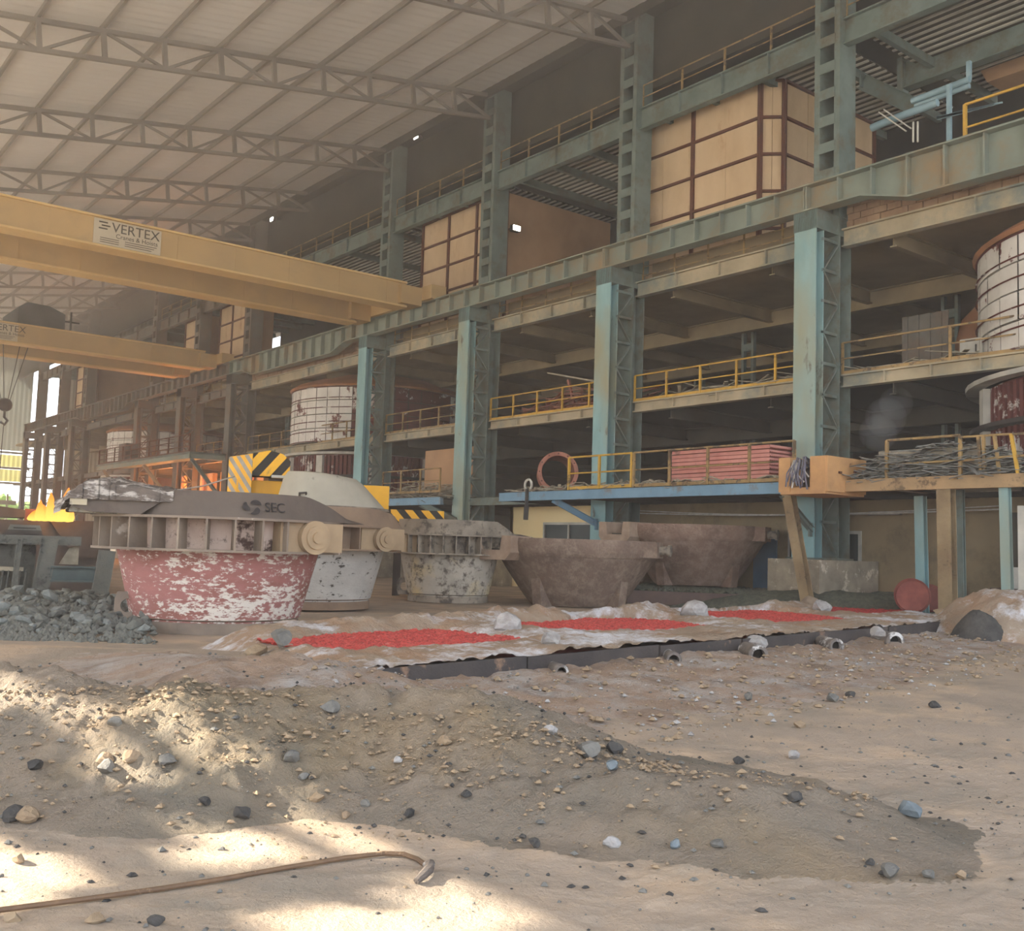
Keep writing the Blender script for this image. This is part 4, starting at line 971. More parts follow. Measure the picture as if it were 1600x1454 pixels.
# ------------------------------------------------------------------ ladles
def face(px, d, z=0.0):
    a = (px-800)/F*d; p = V(a, d, z); return p, -(YAW+math.atan2(a, d))
def ladle(px, d, label, k, kh, body, rim_m, ringm, inner, tr_ang, lips, z0=0.0, lug=None, rim_top=.42):
    p, rz = face(px, d, z0)
    t = thing('ladle', label, 'ladle', p, rz)
    Rb, Rt, Rr = 1.47*k, 1.78*k, 2.2*k; zb, zr0, zr1 = .22*kh, 1.42*kh, 1.96*kh
    MB().lathe([(0, .05), (Rb-.03, .05), (Rb-.03, zb), (Rb+.02, zb+.02), (Rt, zr0), (Rt-.12, zr0)], 72).build('shell', M[body], t, True)
    MB().lathe([(Rb-.08, 0), (Rb-.01, 0), (Rb-.01, zb-.03), (Rb-.08, zb-.03)], 72).build('base_ring', M[ringm], t, True)
    MB().lathe([(Rb-.02, zb), (Rb+.03, zb+.02), (Rb-.01, zb+.05)], 72).build('weld_seam', M[ringm], t, True)
    MB().lathe([(Rt-.05, zr0), (Rt+.0, zr0), (Rt+.03, zr1), (Rt-.05, zr1)], 72).build('ring_wall', M[inner], t, True)
    for z in (zr0, zr1): MB().lathe([(Rt-.05, z-.02), (Rr, z-.02), (Rr, z+.02), (Rt-.05, z+.02)], 72).build('ring_flange', M[ringm], t)
    src = None; n = 30
    hous = [tr_ang % 360, (tr_ang+180) % 360]
    for i in range(n):
        a = 360.0*i/n
        if any(abs((a-h_+180) % 360-180) < 17 for h_ in hous): continue
        if src is None:
            src = MB().box(Rt-.02, Rr-.02, -.016, .016, zr0+.02, zr1-.02).build('rib', M[ringm], t, rz=R(a))
        else: part(None, 'rib', src, t, (0, 0, 0), rz=R(a))
    for h_ in hous:
        hb = MB().box(Rt-.25, Rr-.02, -.62*k, .62*k, zr0+.02, zr1-.02).xf(lambda q: Vector((q.x-Rt, q.y, q.z))).build('trunnion_box', M['trun'], t, rz=R(h_-22), loc=(Rt*math.cos(R(h_)), Rt*math.sin(R(h_)), 0))
        zc = (zr0+zr1)/2
        for (r_, w_) in ((.29*k, .10), (.2*k, .14), (.1*k, .18)):
            MB().tube([(Rr-Rt-.02, 0, zc), (Rr-Rt+w_*1.1, 0, zc)], r_, 32).build('trunnion', M['trun'], hb, True)
    # lipped rim
    n = 96; vs_ = []; fs = []
    for i in range(n):
        a = 2*math.pi*i/n
        e = 0.0
        for (la, ex, wd) in lips:
            dlt = abs((math.degrees(a)-la+180) % 360-180); e = max(e, ex*max(0, 1-dlt/wd)**1.15)
        r0 = Rt+.12+e; zt_ = zr1+.03+rim_top*kh*(1-min(.82, e/.75)); rtop = Rt+.05+e*.62
        for (r_, z) in ((r0, zr1+.02), (rtop+.02, zt_), (rtop-.14, zt_), (Rt-.15, zr1+.02)): vs_.append((r_*math.cos(a), r_*math.sin(a), z))
    for i in range(n):
        j = (i+1) % n
        for q in range(4): fs.append((i*4+q, j*4+q, j*4+(q+1) % 4, i*4+(q+1) % 4))
    MB().add(vs_, fs).build('rim', M[rim_m], t, True)
    MB().lathe([(0, zr1+.1), (Rt-.2, zr1+.1)], 48).build('crust_fill', M['skull'], t)
    if lug is not None:
        lm = MB(); 
        hole = 14; vs2 = []; fs2 = []
        for i in range(hole):
            a = 2*math.pi*i/hole; s_ = max(abs(math.cos(a)), abs(math.sin(a)))
            for y in (-.03, .03):
                vs2 += [(.12*math.cos(a), y, .12*math.sin(a)), (.22*math.cos(a)/s_, y, .24*math.sin(a)/s_)]
        for i in range(hole):
            a, b = i*4, ((i+1) % hole)*4
            fs2 += [(a, a+1, b+1, b), (a+2, b+2, b+3, a+3), (a+1, a+3, b+3, b+1), (a, b, b+2, a+2)]
        lm.add(vs2, fs2).xf(lambda q: q+Vector((0, 0, .42*kh))).build('lifting_lug', M[ringm], t, loc=(math.cos(R(lug))*(Rb+.1), math.sin(R(lug))*(Rb+.1), 0), rz=0)
    return t, (Rb, Rt, Rr, zr0, zr1)
L1, dim = ladle(350, 18.9, 'large ladle with peeling red and white body and sooty dark rim', 1.0, 1.0, 'ladle_red', 'ladle_rim', 'ring_dark', 'ring_inner', -41, [(0, .72, 40), (184, .35, 26)], lug=198)
Rb, Rt, Rr, zr0, zr1 = dim
# lettering and emblem on the rim
rang = math.asin(.66/Rt)
nx, ny = math.sin(rang), -math.cos(rang)
RR = Rt+.135
text('rim_lettering', 'SEC', .235, M['ink2'], L1, (math.sin(rang+.09)*RR, -math.cos(rang+.09)*RR, 2.17), (R(78), 0, rang+.09))
em = MB()
for k in range(3):
    a0 = 2*math.pi*k/3+.3; vs_ = []; nseg = 8
    for i in range(nseg+1):
        a = a0+i/nseg*1.75; wd = .045*math.sin(math.pi*(i+.6)/(nseg+1.2)); rr = .115-.05*i/nseg
        vs_ += [((rr+wd)*math.cos(a)*1.25, (rr+wd)*math.sin(a), 0), ((rr-wd)*math.cos(a)*1.25, (rr-wd)*math.sin(a), 0)]
    em.add(vs_, [(i*2, i*2+2, i*2+3, i*2+1) for i in range(nseg)])
eo = em.build('rim_emblem', M['ink2'], L1); eo.location = (math.sin(rang-.12)*RR, -math.cos(rang-.12)*RR, 2.17); eo.rotation_euler = (R(78), 0, rang-.12)
# pouring spout and slag skull on the ladle's other lip
MB().prism([(-2.34, 2.08), (-2.1, 2.0), (-1.3, 1.98), (-.9, 2.26), (-1.0, 2.34), (-1.8, 2.28), (-2.34, 2.24)], -1.62, -.55, ax=1).build('spout', M['ladle_rim'], L1)
MB().prism([(-2.42, 1.99), (-1.5, 1.97), (-1.4, 2.0), (-1.55, 2.12), (-2.38, 2.12)], -1.45, -.4, ax=1).build('spout_plate', M['ladle_grey'], L1)
MB().box(-2.38, -2.12, -1.68, -.5, 2.1, 2.28).build('spout_block', M['ladle_grey'], L1)
sk = MB(); n1, n2 = 46, 22; vs_ = []; fs = []
for i in range(n1):
    u = i/(n1-1); x = -2.62+1.85*u
    for j in range(n2):
        v = j/(n2-1); y = -1.7+2.3*v
        z = 2.44+.13*math.sin(math.pi*min(1, u*1.15))-.55*max(0, .28-u)*2.2+.11*fbm(np.array(x*3.0+9), np.array(y*3.0), 4, 3)+.05*fbm(np.array(x*9.0), np.array(y*9.0), 3, 8)-.25*max(0, .12-v)*3*(1-u*.4)
        vs_.append((x+.04*rnd.uniform(-1, 1), y, float(z)))
for i in range(n1-1):
    for j in range(n2-1): k = i*n2+j; fs.append((k, k+n2, k+n2+1, k+1))
b = MB().add(vs_, fs); lowv = [(x, y, min(z-.05, 2.2+.0*u)) for (x, y, z) in vs_]
o_ = len(b.v); b.v += lowv; b.f += [tuple(reversed([q+o_ for q in f_])) for f_ in fs]
for i in range(n1-1): k, k2 = i*n2, (i+1)*n2; b.f += [(k, k+o_, k2+o_, k2), (k+n2-1, k2+n2-1, k2+n2-1+o_, k+n2-1+o_)]
for j in range(n2-1): b.f += [(j, j+1, j+1+o_, j+o_), ((n1-1)*n2+j, (n1-1)*n2+j+o_, (n1-1)*n2+j+1+o_, (n1-1)*n2+j+1)]
b.build('slag_skull', M['skull'], L1, True)

L2, _ = ladle(492, 25.4, 'worn white ladle under the grey cone-shaped dome', 1.0, 1.0, 'ladle_white', 'rim_brown', 'rim_brown', 'rim_brown', -36, [(0, .3, 40)], z0=.05)
L3, _ = ladle(707, 30.5, 'smaller speckled grey-white ladle with pale burnt rim and pointed lip', .81, .98, 'ladle_grey', 'rim_pale', 'rim_pale', 'rim_pale', 30, [(0, .95, 26)], z0=.02, lug=188)
# lid on the second ladle
p, rz = face(520, 25.4, 0)
t = thing('cone_dome', 'grey cone-shaped dome sitting on the worn white ladle', 'ladle cover', (p[0], p[1], 2.42), rz)
tl = lambda q: Vector((q.x-.30*q.z, q.y, q.z*(1-.10*q.x)+.02))
MB().lathe([(1.32, 0), (1.33, .06), (.98, .68), (.84, .82), (.55, .86), (0, .87), (0, .83), (.9, .64), (1.2, 0), (1.32, 0)], 56).xf(tl).build('dome', M['lid'], t, True)
MB().tube([(-.75, -1.0, .22), (-.75, -1.12, .34), (-.6, -1.12, .36), (-.6, -1.0, .24)], .03, 6).build('lifting_eye', M['dark_steel'], t)
MB().lathe([(1.3, -.03), (1.42, -.03), (1.42, .05), (1.3, .05)], 56).xf(tl).build('rim_ring', M['rim_pale'], t, True)
# stripes helper
def stripe_face(t, P, Ux, Uz, poly, nrm, wd, mats, slope, name='warning_stripe', off=.0):
    # clip slanted stripes to a convex polygon in the face plane
    P = Vector(P); Ux = Vector(Ux); Uz = Vector(Uz); nrm = Vector(nrm)
    def clip(pts, fn):
        out_ = []
        for i in range(len(pts)):
            a, b = pts[i], pts[(i+1) % len(pts)]; fa, fb = fn(a), fn(b)
            if fa >= 0: out_.append(a)
            if (fa >= 0) != (fb >= 0): s = fa/(fa-fb); out_.append((a[0]+(b[0]-a[0])*s, a[1]+(b[1]-a[1])*s))
        return out_
    g_ = lambda q: q[0]+slope*q[1]
    lo = min(g_(q) for q in poly); hi = max(g_(q) for q in poly); k = 0; s0 = lo+off
    while s0 < hi:
        c = clip(clip(list(poly), lambda q: g_(q)-s0), lambda q: s0+wd-g_(q))
        if len(c) > 2:
            fr = [tuple(P+Ux*a+Uz*b+nrm*.015) for a, b in c]; bk_ = [tuple(P+Ux*a+Uz*b) for a, b in c]; n = len(c)
            MB().add(fr+bk_, [tuple(range(n)), tuple(reversed(range(n, 2*n)))]+[(i, (i+1) % n, n+(i+1) % n, n+i) for i in range(n)]).build(name, M[mats[k % len(mats)]], t)
        s0 += wd; k += 1
# lifting beam with striped guard behind the first ladle
p, rz = face(420, 27.5, 0)
t = thing('lifting_beam', 'yellow lifting beam with black and yellow striped guard, behind the large ladle', 'lifting beam', (p[0], p[1], 0.0), rz)
mpx = 27.5/F
def lz(py): return 1.6+(846-py)*mpx
def lx(px): return (px-420)*mpx
MB().box(lx(372), lx(608), -.2, .9, lz(800), lz(752)).build('beam_body', M['beam_yellow'], t)
oct_ = [(lx(395), lz(746)), (lx(450), lz(746)), (lx(452), lz(722)), (lx(440), lz(711)), (lx(420), lz(706)), (lx(395), lz(712))]
gd = MB().prism(oct_+[], -.5, .2, ax=1).build('guard_box', M['black'], t)
stripe_face(gd, (0, -.515, 0), (1, 0, 0), (0, 0, 1), oct_, (0, -1, 0), .27, ['beam_yellow', 'black'], -.82, off=.12)
side = MB().add([(lx(395), -.5, lz(746)), (lx(395), -.5, lz(712)), (lx(360), .1, lz(716)), (lx(358), .1, lz(770)), (lx(395), .4, lz(746)), (lx(395), .4, lz(712)), (lx(370), .6, lz(716)), (lx(370), .6, lz(770))],
                [(0, 1, 2, 3), (4, 7, 6, 5), (0, 4, 5, 1), (1, 5, 6, 2), (2, 6, 7, 3), (3, 7, 4, 0)]).build('guard_box', M['beam_yellow'], t)
sp = (lx(395), -.515, 0); sd = Vector((lx(359)-lx(395), .6, 0)); sn = Vector((-.6, -abs(sd.x), 0)).normalized(); ln_ = sd.length
stripe_face(side, sp, sd.normalized(), (0, 0, 1), [(0, lz(775)), (0, lz(713)), (ln_, lz(717)), (ln_, lz(775))], sn, .16, ['beam_yellow', 'grey_stripe'], -.9)
MB().box(lx(424), lx(445), -.6, -.2, lz(748), lz(744)).build('lamp_bar', M['white_frame'], t)
for x in (lx(392), lx(470)): MB().box(x-.15, x+.15, .2, .6, .0, lz(790)).build('hook_plate', M['beam_yellow'], t)
p, rz = face(655, 33, 0); mpx = 33/F
t = thing('lifting_beam', 'low yellow and black chevron beam behind the smaller speckled ladle', 'lifting beam', (p[0], p[1], 0.0), rz)
bz0, bz1 = 1.6+(853-830)*mpx, 1.6+(853-797)*mpx
bb = MB().box(-.85, .85, 0, .7, bz0, bz1).build('beam_body', M['black'], t)
stripe_face(bb, (0, -.015, 0), (1, 0, 0), (0, 0, 1), [(-.85, bz0), (.85, bz0), (.85, bz1), (-.85, bz1)], (0, -1, 0), .26, ['beam_yellow', 'black'], .9)
for x in (-.6, .6): MB().box(x-.12, x+.12, .2, .6, 0, bz0).build('leg', M['dark_steel'], t)

# pale wire sagging from the lifting beam to the far gallery side
a = at(262, 768, 24); b_ = at(366, 744, 27); t = thing('pale_rope', 'thin pale rope stretched from the ladle rim to the striped guard', 'rope', a)
MB().tube([(0, 0, 0), tuple((b_-a)/2-np.array([0, 0, .06])), tuple(b_-a)], .02, 5).build('strand', M['wire'], t); MB().tube([(0, 0, 0), (0, 0, -1.2)], .02, 5).build('tail', M['wire'], t)

# ------------------------------------------------------------------ slag pots
def slag_pot(px, d, label, k, z0, m, sxr, notch_px):
    p, rz = face(px, d, z0)
    t = thing('slag_pot', label, 'slag pot', p, rz, 'cast slag pots')
    H = 1.96*k; Rr = 2.42*k
    def sag(q):                                   # oval plan, slightly narrowed towards the foot
        return Vector((q.x*sxr, q.y, q.z))
    MB().lathe([(0, .02), (1.3*k, .02), (1.42*k, .16*k), (1.70*k, .55*k), (2.0*k, 1.0*k), (2.2*k, 1.32*k), (Rr-.06*k, 1.56*k), (Rr, H-.05), (Rr-.03, H), (Rr-.2*k, H), (Rr-.3*k, 1.6*k), (1.2*k, .5*k), (0, .4*k)], 72).xf(sag).build('bowl', M[m], t, True)
    MB().lathe([(Rr-.08, 1.46*k), (Rr+.015*k, 1.6*k), (Rr+.05*k, H-.1), (Rr+.03, H+.01), (Rr-.12, H+.01)], 72).xf(sag).build('rim_band', M[m], t, True)
    MB().lathe([(0, 1.75*k), (Rr-.2*k, 1.72*k)], 40).xf(sag).build('slag_fill', M['skull'], t)
    # notched lip bracket
    lip = [(-.62*k, H+.02), (-.62*k, H-.42*k), (-.46*k, H-.62*k), (.46*k, H-.62*k), (.62*k, H-.42*k), (.62*k, H+.02), (.34*k, H+.02), (.29*k, H-.36*k), (-.29*k, H-.36*k), (-.34*k, H+.02)]
    lb = MB().prism(lip, -.5*k, .35*k, ax=1)
    lo = lb.build('lip_bracket', M['pot_lip'], t); ang = R(notch_px)
    lo.location = (math.cos(ang)*(Rr*sxr+.02), math.sin(ang)*(Rr-.0), 0); lo.rotation_euler[2] = ang+R(90)+R(26); lo.scale = (1.12, 1.2, 1.08); lo.location.z = -.13*k
    MB().box(-.29*k, .29*k, -.3*k, .34*k, H-.37*k, H-.32*k).box(-.31*k, .31*k, .3*k, .35*k, H-.36*k, H+.0).build('notch_liner', M['dark_steel'], lo)
    for a in (-32, 148):
        an = R(a); tb = MB().box(-.1, .42*k, -.34*k, .34*k, 1.5*k, H).build('trunnion_block', M[m], t)
        tb.location = (math.cos(an)*(Rr*sxr-.15), math.sin(an)*(Rr-.1), 0); tb.rotation_euler[2] = an*.6
        MB().tube([(.3*k, 0, 1.72*k), (.72*k, 0, 1.72*k)], .13*k, 16).tube([(.66*k, 0, 1.72*k), (.74*k, 0, 1.72*k)], .17*k, 16).build('trunnion_pin', M['rim_pale'], tb, True)
    for a in (-128, -42, 45, 135):
        an = R(a); lg = MB().prism([(1.1*k, 0), (1.72*k, 0), (1.84*k, .92*k), (1.5*k, .92*k)], -.16*k, .16*k, ax=1).build('leg', M[m], t)
        lg.rotation_euler[2] = an; lg.scale = (sxr, 1, 1)
    for a in (-118, -96):
        an = R(a); MB().box(-.1, .05, -.15*k, .15*k, 1.15*k, 1.27*k).build('lug', M[m], t, loc=(math.cos(an)*1.98*k*sxr, math.sin(an)*1.98*k, 0), rz=an)
    return t
slag_pot(905, 30.8, 'rusty brown cast slag pot standing in front with notched lip', .985, .0, 'slag_pot', 1.04, 212)
slag_pot(1088, 34.0, 'reddish cast slag pot resting on the gravel tray behind', .98, .62, 'slag_pot_back', 1.0, 205)
# gravel tray
p, rz = face(1120, 33.2, 0)
t = thing('gravel_tray', 'low dark steel tray filled with grey gravel under the reddish pot', 'tray', (p[0], p[1], 0), rz)
for (a, b, c, e) in ((-2.55, 2.6, -2.9, -2.8), (-2.55, 2.6, 2.8, 2.9), (-2.55, -2.45, -2.8, 2.8), (2.5, 2.6, -2.8, 2.8)): MB().box(a, b, c, e, .12, .5).build('side_plate', M['tray'], t)
gx = np.linspace(-2.45, 2.5, 70); gv = []; gf = []
for i, x in enumerate(gx):
    for j, y in enumerate(np.linspace(-2.8, 2.8, 70)): gv.append((x, y, .52+.09*rnd.uniform(-1, 1)))
for i in range(69):
    for j in range(69): k = i*70+j; gf.append((k, k+70, k+71, k+1))
go = MB().add(gv, gf).build('gravel', M['gravel'], t); go['kind'] = 'stuff'
MB().box(-2.5, 2.5, -2.8, 2.8, .1, .2).build('bottom_plate', M['tray'], t)

def heap(name, label, cat, px, d, rx, ry, h, m, seed, rough=.25, n=60, rz=None, z=0.0, fr=4):
    p, r_ = face(px, d, z); vs_ = []; fs = []
    for i in range(n):
        for j in range(n):
            x = (i/(n-1)*2-1)*rx; y = (j/(n-1)*2-1)*ry; q = math.hypot(x/rx, y/ry)
            e = max(0, 1-q); zz = h*(1-(1-e)**2) if q < 1 else -.06
            zz += rough*h*e**.5*float(fbm(np.array(x*fr/3+seed), np.array(y*fr/3), 4, seed))+(.05*rough*rnd.uniform(-1, 1) if q < 1 else 0)
            vs_.append((x, y, zz-.02))
    for i in range(n-1):
        for j in range(n-1): k = i*n+j; fs.append((k, k+n, k+n+1, k+1))
    o = MB().add(vs_, fs).build(name, M[m], None, True, p, r_ if rz is None else rz)
    return tag(o, label, cat, kind='stuff')
heap('gravel_berm', 'low dark gravel berm running along the foot of the pedestal', 'gravel', 1310, 29.6, 5.2, 1.4, .75, 'gravel', 4, .25)
heap('slag_mound', 'big ash-white slag mound at the end of the casting bed', 'slag', 1580, 22.6, 1.9, 1.7, 1.05, 'crust', 5, .3)
heap('slag_patch', 'dark bluish slag patch lying on the ash-white mound', 'slag', 1530, 21.6, .6, .4, .62, 'rock_dark', 6, .4, 30)

# ------------------------------------------------------------------ casting bed with its glowing slabs
t = thing('casting_bed', 'long ash-crusted casting bed holding the red glowing slabs', 'casting bed', (0, 0, 0))
ZB = .30
POOLS = [[(418, 1001), (470, 997), (540, 992), (640, 986), (680, 984), (730, 989), (780, 995), (822, 1000), (760, 1008), (680, 1013), (600, 1017), (530, 1019), (470, 1014)],
         [(800, 972), (850, 973), (920, 967), (985, 966), (1040, 970), (1108, 979), (1060, 985), (990, 989), (920, 990), (850, 989), (815, 986)],
         [(1040, 961), (1110, 956), (1180, 954), (1250, 959), (1335, 969), (1290, 972), (1210, 975), (1130, 972), (1090, 966)],
         [(1255, 953), (1300, 949), (1390, 943), (1450, 940), (1500, 944), (1540, 949), (1490, 951), (1420, 957), (1340, 962), (1300, 960)]]
pw = [np.array([bed_st(*onp(x, y, 2, ZB-.03)[:2]) for x, y in P_]) for P_ in POOLS]
def poly_dist(S, T, P_):
    dmin = np.full(S.shape, 1e9); ins = np.zeros(S.shape, bool); n = len(P_)
    for i in range(n):
        a, b = P_[i], P_[(i+1) % n]; ab = b-a; L2 = ab@ab
        u = np.clip(((S-a[0])*ab[0]+(T-a[1])*ab[1])/L2, 0, 1)
        dmin = np.minimum(dmin, np.hypot(S-a[0]-u*ab[0], T-a[1]-u*ab[1]))
        c = ((a[1] > T) != (b[1] > T)) & (S < (b[0]-a[0])*(T-a[1])/(b[1]-a[1]+1e-12)+a[0]); ins ^= c
    return np.where(ins, -dmin, dmin)
def far_edge(s): return 4.5+.25*np.sin(s*1.1)+.12*np.sin(s*2.7)
ns, nt_ = 380, 76
ss = np.linspace(-2.2, 20.5, ns)[:, None]+np.zeros((1, nt_)); tt = np.linspace(-.12, 5.6, nt_)[None, :]+np.zeros((ns, 1))
dd_ = np.min([poly_dist(ss, tt, P_) for P_ in pw], 0)+.10*fbm(ss*3, tt*3, 4, 15)
cr_ = ZB+.01+(.03+.05*smooth(1.2, 2.6, tt))*smooth(0, .35, dd_)+.04*fbm(ss*1.1, tt*1.1, 4, 12)*smooth(0, .5, dd_)+.06*fbm(ss*4, tt*4, 4, 14)*smooth(0, .3, dd_)+.03*fbm(ss*13, tt*13, 3, 16)
cr_ = cr_+(.02+.12*smooth(2.5, 6, ss))*np.exp(-((tt-4.2-.2*np.sin(ss))/.32)**2)*(1+.9*fbm(ss*1.9, tt*0+1, 3, 22))
cr_ = np.where(dd_ < 0, ZB-.05-.10*smooth(0, .15, -dd_), cr_)
sm_ = .40*tt+.1
edge = np.minimum(np.minimum(smooth(-1.0, .35, ss-sm_), smooth(5.4, 4.5, tt)), smooth(20.5, 19.8, ss))
Zb = cr_*edge-.05*(1-edge)
XX = BO[0]+BS[0]*ss+BT[0]*tt; YY = BO[1]+BS[1]*ss+BT[1]*tt
def gridmesh(name, X, Y, Z, m, parent, keep=None):
    a, b = X.shape; idx = np.arange(a*b).reshape(a, b)
    q = np.stack([idx[:-1, :-1], idx[1:, :-1], idx[1:, 1:], idx[:-1, 1:]], -1).reshape(-1, 4); v = np.stack([X, Y, Z], -1).reshape(-1, 3)
    if keep is not None:
        kk = keep.reshape(-1); q = q[kk[q].any(1)]; used = np.unique(q); re = -np.ones(len(v), int); re[used] = np.arange(len(used)); v = v[used]; q = re[q]
    me = bpy.data.meshes.new(name); me.from_pydata(v.tolist(), [], q.tolist()); me.update(); me.polygons.foreach_set('use_smooth', [True]*len(me.polygons)); me.materials.append(m)
    o = bpy.data.objects.new(name, me); COL.objects.link(o); o.parent = parent; return o
gridmesh('ash_crust', XX, YY, Zb, M['crust'], t)
def bw(s, tq, z): return (BO[0]+BS[0]*s+BT[0]*tq, BO[1]+BS[1]*s+BT[1]*tq, z)
sp_ = 0.4
k = 0
while sp_ < 20:
    ln_ = rnd.uniform(2.2, 3.1); e = min(sp_+ln_, 20.2)
    MB().bar(bw(sp_+.02, -.13-.03*(k % 2), .14), bw(e-.02, -.13-.03*((k+1) % 2)+rnd.uniform(-.03, .03), .14+rnd.uniform(-.01, .02)), .05, .34).build('mould_plate', M['plate'], t)
    sp_ = e; k += 1
PL = ['widest red glowing slab, beside the large red and white ladle', 'second red glowing slab, in front of the rusty brown slag pot', 'bright red slab in front of the gravel tray', 'thin dull red slab at the far end of the casting bed']
for i, P_ in enumerate(pw):
    lo = P_.min(0)-.3; hi = P_.max(0)+.3
    na, nb = int((hi[0]-lo[0])/.05)+2, int((hi[1]-lo[1])/.05)+2
    S = np.linspace(lo[0], hi[0], na)[:, None]+np.zeros((1, nb)); T = np.linspace(lo[1], hi[1], nb)[None, :]+np.zeros((na, 1))
    D = poly_dist(S, T, P_)
    rngn = np.random.default_rng(i)
    Z = ZB-.012+.022*rngn.uniform(-1, 1, S.shape)+.02*fbm(S*2, T*2, 3, 40+i)
    X = BO[0]+BS[0]*S+BT[0]*T; Y = BO[1]+BS[1]*S+BT[1]*T
    o = gridmesh('hot_slab', X, Y, Z, M['hot'] if i in (1, 2) else M['hot_dull' if i == 3 else 'hot'], None, D < .12)
    tag(o, PL[i], 'hot slab', 'glowing slabs in the casting bed')

# drain pipe stubs through the front plates
def pipe_stub(px, py, s_off, r_, label, tilt=-.1, elbow=False):
    d0 = None
    for q in np.linspace(-.9, -.25, 14):
        pass
    p = onp(px, py, 2, .14)
    t = thing('pipe_stub', label, 'pipe', p, -(YAW+math.atan2((px-800)/F, 1))+R(s_off), 'drain pipe stubs of the casting bed')
    b = MB().lathe([(r_*.72, 0), (r_, 0), (r_, .62), (r_*.72, .62), (r_*.72, 0)], 20).xf(lambda q: Vector((q.x, q.z, q.y+tilt*q.z*-.3)))
    b.build('tube', M['pipe'], t, True)
    MB().lathe([(0, .12), (r_*.72, .12)], 20).xf(lambda q: Vector((q.x, q.z, q.y))).build('bore', M['pipe_in'], t)
    MB().lathe([(r_, .0), (r_*1.14, .02), (r_*1.14, .09), (r_, .1)], 20).xf(lambda q: Vector((q.x, q.z, q.y))).build('collar', M['pipe'], t, True)
    return t
pipe_stub(878, 1050, 20, .085, 'small dark pipe stub half buried in sand below the second slab')
pipe_stub(1053, 1031, 12, .10, 'ash-topped pipe stub poking from the bank below the second slab gap')
pipe_stub(1186, 1024, 18, .135, 'big round pipe stub with whitened collar, third along the plates')
pipe_stub(1308, 1010, 25, .12, 'short grey pipe stub between the two big pipe stubs')
pipe_stub(1400, 1003, 30, .16, 'large dark pipe stub with white ash heaped on top')
pipe_stub(1566, 987, 25, .14, 'pipe stub closest to the ash-white slag mound')

# ------------------------------------------------------------------ rocks
def rock_mesh(name, m, seed, sub=2, flat=.65, ang=.28):
    bm = bmesh.new(); bmesh.ops.create_icosphere(bm, subdivisions=sub, radius=1.0)
    r_ = random.Random(seed); pl = [(Vector((r_.uniform(-1, 1), r_.uniform(-1, 1), r_.uniform(-1, 1))).normalized(), r_.uniform(.5, .85)) for _ in range(9)]
    for v in bm.verts:
        for nrm, dd in pl:
            e = v.co.dot(nrm)-dd
            if e > 0: v.co -= nrm*e
        v.co *= 1+ang*.3*r_.uniform(-1, 1); v.co.z *= flat
    me = bpy.data.meshes.new(name); bm.to_mesh(me); bm.free(); me.materials.append(m); return me
RM = {}
for nm in ('rock_grey', 'rock_blue', 'rock_tan', 'rock_dark', 'rock_pale'):
    RM[nm] = [rock_mesh('stone', M[nm], hash(nm) % 97+k if False else len(nm)*13+k) for k in range(3)]
def terrain_z(x, y):
    X = np.array(float(x)); Y = np.array(float(y))
    return float(ground_h(X, Y)+max(0, float(heap_h(X, Y)))+max(0, float(bank_h(X, Y))))
def on_terrain(px, py):
    z = 0.0
    d = ray(px, py); lo, hi = 2.0, 60.0; tt_ = 3.0
    while tt_ < 40:
        p = EYE+d*tt_
        if p[2] < terrain_z(p[0], p[1]): break
        tt_ += .02
    return EYE+d*tt_
def rock(px, py, size, kind, label, z=None, flat=1.0, cat='stone', grp='loose stones on the sand'):
    p = on_terrain(px, py) if z is None else onp(px, py, 2, z)
    o = bpy.data.objects.new('stone', rnd.choice(RM[kind])); COL.objects.link(o)
    o.location = (p[0], p[1], p[2]+size*.25); size *= .78 if grp.startswith('loose') else 1
    o.scale = (size, size*rnd.uniform(.7, 1), size*flat); o.rotation_euler = (rnd.uniform(-.2, .2), rnd.uniform(-.2, .2), rnd.uniform(0, 6.28))
    tag(o, label, cat, grp); return o
